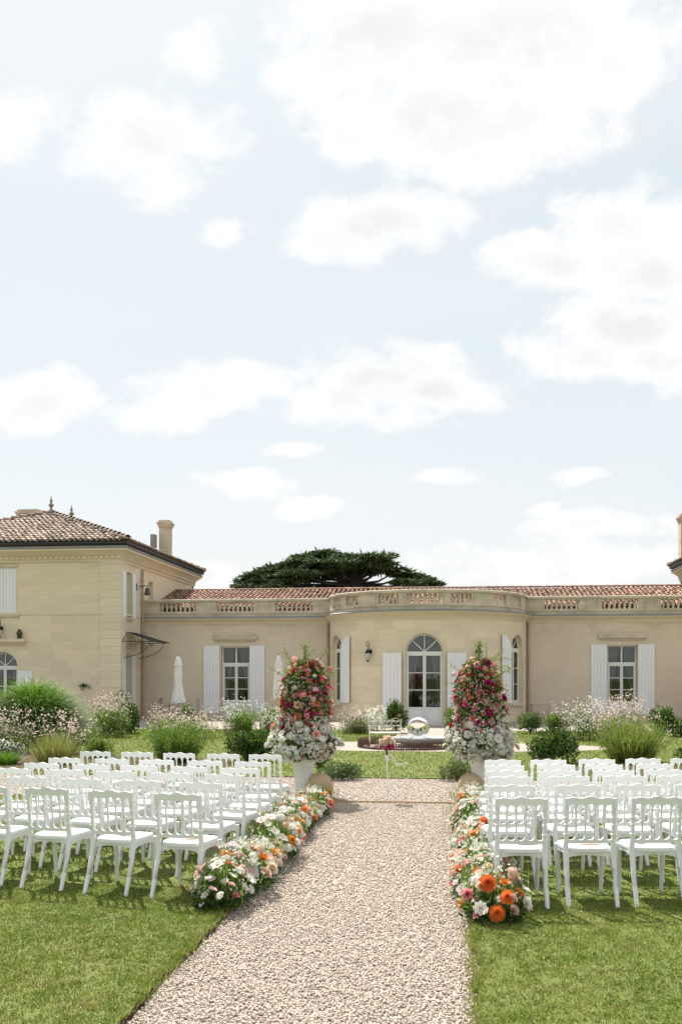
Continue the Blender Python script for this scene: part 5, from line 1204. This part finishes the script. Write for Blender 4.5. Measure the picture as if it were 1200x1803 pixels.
# ------------------------------------------------------------------ garden plants
def base_of(px0, px1, ytop, ybase, Z=0):
    x, y, d = gpt((px0 + px1) / 2, ybase, Z); k = d / F; return x, y, (px1 - px0) * k / 2, (ybase - ytop) * k, Z
def shrub(px, m, label, size=.07, n=2600, name='shrub', group='leafy shrubs in the beds', flowers=None, lumps=9, Z=0):
    x, y, w, h, Z = base_of(*px, Z); t = thing(name, (x, y, Z), label, 'shrub', group)
    cs_ = [(random.uniform(-.55, .55) * w, random.uniform(-.5, .5) * w, random.uniform(.3, .72) * h, random.uniform(.38, .6)) for _ in range(lumps)]; P, D = [], []
    for cx_, cy_, cz_, r in cs_:
        k = n // lumps; u = sphere_pts(k) * (rng.uniform(.1, 1, k) ** .4)[:, None]
        p = np.stack([x + cx_ + u[:, 0] * r * w, y + cy_ + u[:, 1] * r * w, Z + cz_ + u[:, 2] * r * h * .72], 1); P.append(p); D.append(u + rng.normal(0, .5, (k, 3)) + np.array([0, 0, .35]))
    P = np.concatenate(P); D = np.concatenate(D); P[:, 2] = np.maximum(P[:, 2], Z + .02)
    ml = m if isinstance(m, (list, tuple)) else [m]
    for i, mm in enumerate(ml): s = slice(i, None, len(ml)); leafcloud('foliage', t, P[s], D[s], rng.uniform(.7, 1.3, len(P[s])) * size, rng.uniform(.4, .62, len(P[s])) * size, mm)
    b = MB()
    for k in range(6): a = random.uniform(0, 6.28); b.tube([(x, y, Z - .01), (x + .3 * w * math.cos(a), y + .3 * w * math.sin(a), Z + .4 * h), (x + .55 * w * math.cos(a), y + .55 * w * math.sin(a), Z + .75 * h)], [.02, .014, .005], 5)
    tag(b.build('branches', 'stem', t), kind='stuff')
    if flowers:
        mname, nf, r = flowers; k = rng.integers(0, len(P), nf); out = unit(P[k] - np.array([x, y, Z + h * .4]))
        florets('small_flowers', t, P[k] + out * .06, out + np.array([0, -.3, .5]), rng.uniform(.7, 1.3, nf) * r, mname, 5)
    return t
def gaura(px, label, nst=60, nf=420, Z=0, pet='gaura_petal', r=.025, leafn=500, droop=.2, grow='leaf_mid'):
    x, y, w, h, Z = base_of(*px, Z); t = thing('wand_flower_plant', (x, y, Z), label, 'flowering plant', 'airy wand flower plants')
    n = int(nst * 1.4); w *= 1.15; a = rng.uniform(0, 6.283, n); sp = rng.uniform(0, 1, n) ** .6; P0 = np.stack([x + rng.uniform(-.6, .6, n) * w, y + rng.normal(0, .25 * w, n), np.full(n, Z)], 1)
    D = np.stack([np.cos(a) * sp * .55 * w / max(h, .1), np.sin(a) * sp * .5 * w / max(h, .1), np.ones(n)], 1) + rng.normal(0, .1, (n, 3)); L = rng.uniform(.5, 1.12, n) * h
    V, Fc = blades(P0, D, L, .012, droop * .4, 5); tag(link('stems', fastmesh('stems', V, Fc, 'stem'), t), kind='stuff')
    nf = int(nf * 1.35); i = rng.integers(0, n, nf); q = rng.uniform(.2, 1.0, nf) ** .75; Du = unit(D); P = P0[i] + Du[i] * (L[i] * q)[:, None]; P[:, 2] -= droop * .4 * L[i] * q * q; P += rng.normal(0, .045, (nf, 3))
    florets('small_flowers', t, P, rng.normal(size=(nf, 3)) + np.array([0, -.5, .4]), rng.uniform(.7, 1.35, nf) * r, pet)
    if leafn:
        i = rng.integers(0, n, leafn); q = rng.uniform(.02, .62, leafn); P = P0[i] + Du[i] * (L[i] * q)[:, None] + rng.normal(0, .05, (leafn, 3)); P[:, 2] = np.maximum(P[:, 2], Z + .02)
        leafcloud('foliage', t, P, rng.normal(size=(leafn, 3)) + np.array([0, 0, .6]), rng.uniform(.06, .13, leafn), rng.uniform(.02, .035, leafn), grow)
    return t
def clump(px, m, label, n=1500, w_bl=.012, droop=.35, spread=.8, name='grass_clump', group='ornamental grass clumps', Z=0, tall=1.15, leafy=0):
    x, y, w, h, Z = base_of(*px, Z); t = thing(name, (x, y, Z), label, 'ornamental grass', group); ml = m if isinstance(m, (list, tuple)) else [m]
    for i, mm in enumerate(ml):
        k = n // len(ml); a = rng.uniform(0, 6.283, k); sp = rng.uniform(0, 1, k) ** .7; P = np.stack([x + np.cos(a) * sp * .55 * w, y + np.sin(a) * sp * .55 * w, np.full(k, Z)], 1)
        D = np.stack([np.cos(a) * sp * spread * w / h * .8, np.sin(a) * sp * spread * w / h * .8, np.ones(k)], 1) + rng.normal(0, .2, (k, 3)); L = rng.uniform(.6, tall, k) * h * np.sqrt(1 + (sp * spread * w / h) ** 2) * (1 + droop * .35)
        V, Fc = blades(P, D, L, w_bl, droop * sp, 5); tag(link('blades', fastmesh('blades', V, Fc, mm), t), kind='stuff')
        if leafy:
            nl = leafy // len(ml); s_ = rng.integers(0, len(V), nl); P2 = V[s_] + rng.normal(0, .03, (nl, 3)); P2[:, 2] = np.maximum(P2[:, 2], Z + .02)
            leafcloud('leaves', t, P2, rng.normal(0, .6, (nl, 3)) + np.array([0, 0, .8]), rng.uniform(.07, .15, nl), rng.uniform(.016, .03, nl), mm)
    return t
random.seed(12)
# soil of the two flower beds
for nm, pts_ in (('flower_bed', [(-40, 18.6), (-7.2, 18.6), (-5.2, 19.2), (-4.2, 20.6), (-5.0, 21.6), (-7.4, 22.3), (-9.5, 23.2), (-40, 23.4)]), ('flower_bed', [(2.0, 19.6), (4.0, 18.7), (8.5, 18.6), (8.8, 20.5), (6, 21.3), (3.2, 21.2)])):
    sheet(nm, pts_, .006, 'soil')
# the great grass mound: fine blades arching from the crown to the ground
x, y, w, h, Z = base_of(-40, 160, 1188, 1308)
mg = thing('grass_mound', (x, y, Z), 'huge dome of fine green ornamental grass before the hipped-roof house', 'ornamental grass')
n = 17000; u = sphere_pts(n); u[:, 2] = np.abs(u[:, 2]); R0 = rng.uniform(.40, .80, n)
P = np.stack([x + u[:, 0] * w * R0, y + u[:, 1] * w * R0, Z + u[:, 2] * h * R0 + .02], 1); hr_ = unit(u * np.array([1, 1, 0.001]))
D = u * .5 + hr_ * .45 * (.25 + u[:, 2:3]) + np.array([0, 0, 1.0]) * .55 * u[:, 2:3] + rng.normal(0, .13, (n, 3))
V, Fc = blades(P, D, rng.uniform(.38, .66, n) * h * .85, .012, .48, 5); V[:, 2] = np.maximum(V[:, 2], Z + .005); tag(link('blades', fastmesh('mound', V, Fc, 'mound_grass'), mg), kind='stuff')
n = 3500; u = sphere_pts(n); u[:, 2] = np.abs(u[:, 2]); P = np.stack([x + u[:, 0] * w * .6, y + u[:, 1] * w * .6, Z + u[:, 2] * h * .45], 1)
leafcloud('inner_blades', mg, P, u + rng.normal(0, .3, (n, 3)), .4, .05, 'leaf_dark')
gaura((-30, 70, 1236, 1326), 'pink wand flowers waving before the great grass mound, wall side', 50, 330, leafn=700)
gaura((62, 160, 1242, 1328), 'pink wand flowers waving before the great grass mound, shrub side', 45, 330, leafn=450)
shrub((-20, 42, 1304, 1330), ['leaf_mid', 'leaf_grey'], 'low cushion covered in white flowers before the grass mound', .05, 1400, 'flower_cushion', 'low cushions', ('white_petal_small', 900, .022))
clump((-22, 42, 1322, 1346), ['mound_grass', 'leaf_mid'], 'short bright green grass tuft at the bed corner behind the chairs', 700, .012, .3)
clump((48, 142, 1290, 1345), ['straw_grass', 'straw_grass', 'leaf_lime'], 'straw-yellow upright grass clump behind the last chair row', 1300, .010, .25, .6)
shrub((144, 205, 1297, 1334), ['leaf_mid', 'leaf_lime'], 'small fresh green shrub behind the last chair row', .06, 1700)
gaura((150, 232, 1216, 1296), 'pink and white wand flowers between the grass mound and the house corner', 70, 480, leafn=900)
shrub((200, 249, 1226, 1291), ['leaf_dark', 'leaf_mid'], 'dense dark rounded shrub before the canopied side door', .09, 2200)
shrub((160, 225, 1250, 1299), ['leaf_mid', 'leaf_lime'], 'loose light green bush between the mound and the side door', .08, 1500, flowers=('white_petal_small', 120, .03))
clump((258, 366, 1278, 1342), ['mound_grass', 'leaf_mid', 'leaf_lime'], 'bright green bushy grass clump behind the middle chairs', 1100, .012, .25, .6, leafy=3600)
gaura((250, 330, 1238, 1296), 'pink wand flowers before the grey garden table', 60, 420, leafn=350)
gaura((300, 400, 1240, 1300), 'pale wand flowers between the parasol table and the shuttered window', 60, 420, leafn=350)
shrub((312, 366, 1241, 1289), ['leaf_mid', 'leaf_grey'], 'sparse olive green shrub beside the parasol table', .08, 1100)
shrub((388, 482, 1284, 1341), ['leaf_dark', 'leaf_mid'], 'dark glossy rounded shrub beside the flower tower, canopied house side', .075, 3000)
clump((402, 452, 1252, 1294), ['mound_grass', 'leaf_lime'], 'bright green tuft under the shuttered window', 500, .014, .2, .6, leafy=1500)
clump((455, 502, 1252, 1292), ['mound_grass', 'leaf_mid'], 'green tuft under the hanging parasol', 500, .014, .2, .6, leafy=1500)
gaura((385, 450, 1228, 1294), 'white wand flowers before the shuttered window, parasol table side', 45, 300, pet='white_petal_small', leafn=250)
gaura((440, 510, 1230, 1294), 'white wand flowers before the shuttered window, flower tower side', 45, 300, pet='white_petal_small', leafn=250)
shrub((562, 642, 1341, 1371), ['leaf_grey', 'leaf_mid'], 'low spreading herb cushion at the path edge beside the flower tower', .04, 3000, 'herb_cushion', 'herb cushions at the path edge', ('white_petal_small', 120, .012))
shrub((770, 838, 1338, 1372), ['leaf_grey', 'leaf_lime'], 'low spreading herb cushion at the path edge before the fountain', .04, 3000, 'herb_cushion', 'herb cushions at the path edge', ('gaura_petal', 80, .012))
shrub((540, 585, 1290, 1362), ['leaf_grey', 'leaf_lime'], 'upright grey green shrub directly behind the flower tower', .05, 1400)
gaura((592, 660, 1240, 1292), 'hazy pink flower plant against the rounded bay', 70, 480, leafn=450, r=.02)
clump((612, 650, 1262, 1291), ['mound_grass', 'leaf_mid'], 'small green tuft beside the iron seat', 700, .018, .2)
gaura((640, 688, 1238, 1288), 'white flowering stems behind the iron seat', 30, 170, pet='white_petal_small', r=.05, leafn=250, grow='leaf_mid')
shrub((676, 720, 1236, 1291), ['leaf_dark', 'leaf_mid'], 'rose shrub beside the glazed door, iron seat side', .09, 1800, 'rose_bush', 'rose bushes by the door', ('petal_lemon', 4, .07))
shrub((778, 824, 1250, 1292), ['leaf_mid', 'leaf_lime'], 'rose shrub beside the glazed door, behind the flower tower', .09, 1600, 'rose_bush', 'rose bushes by the door')
shrub((910, 955, 1254, 1292), ['leaf_mid', 'leaf_grey'], 'loose shrub by the wall hatch', .08, 1300)
shrub((945, 992, 1256, 1292), ['leaf_mid', 'leaf_lime'], 'light green shrub between the wall hatch and the pink wand flowers', .08, 1100)
gaura((968, 1010, 1228, 1292), 'white wand flower by the wall hatch shrubs', 26, 130, pet='white_petal_small', leafn=250)
shrub((918, 1016, 1288, 1344), ['leaf_dark', 'leaf_mid'], 'dense dark shrub behind the back chair row, side away from canopied house', .075, 3400, flowers=('gaura_petal', 25, .03))
gaura((1000, 1075, 1222, 1304), 'white and green wand flower plant before the far window', 70, 420, leafn=1100, pet='white_petal_small')
gaura((1040, 1150, 1216, 1310), 'thick pink wand flower plant under the far shuttered window', 130, 1300, leafn=1800)
clump((1048, 1172, 1272, 1342), ['straw_grass', 'leaf_lime', 'mound_grass'], 'yellow green upright grass clump behind the back chair row, far bed', 1700, .012, .15, .7, leafy=2600)
shrub((1142, 1192, 1246, 1296), ['leaf_dark', 'leaf_mid'], 'round dark shrub beside the pink wand flowers, far bed', .09, 1700, flowers=('gaura_petal', 30, .03))
shrub((1180, 1240, 1264, 1298), ['leaf_dark', 'leaf_mid'], 'low dark shrub at the far end of the terrace bed', .08, 1300)
shrub((1184, 1230, 1318, 1346), ['leaf_mid', 'leaf_dark'], 'small shrub at the far end behind the chairs', .06, 1000)
x_, z_, d_ = wpt(149, 1208, 39.6)
wp = thing('wall_plant', (x_, 39.62, z_ - .25), 'little dark plant sprouting from the house wall beside the grass mound', 'plant')
u = sphere_pts(90) * rng.uniform(0, 1, 90)[:, None]; leafcloud('foliage', wp, np.stack([x_ + u[:, 0] * .22, 39.6 + u[:, 1] * .1, z_ - .05 + u[:, 2] * .06 - u[:, 0] * .05], 1), u + np.array([-.2, 0, .5]), .17, .03, 'leaf_dark')
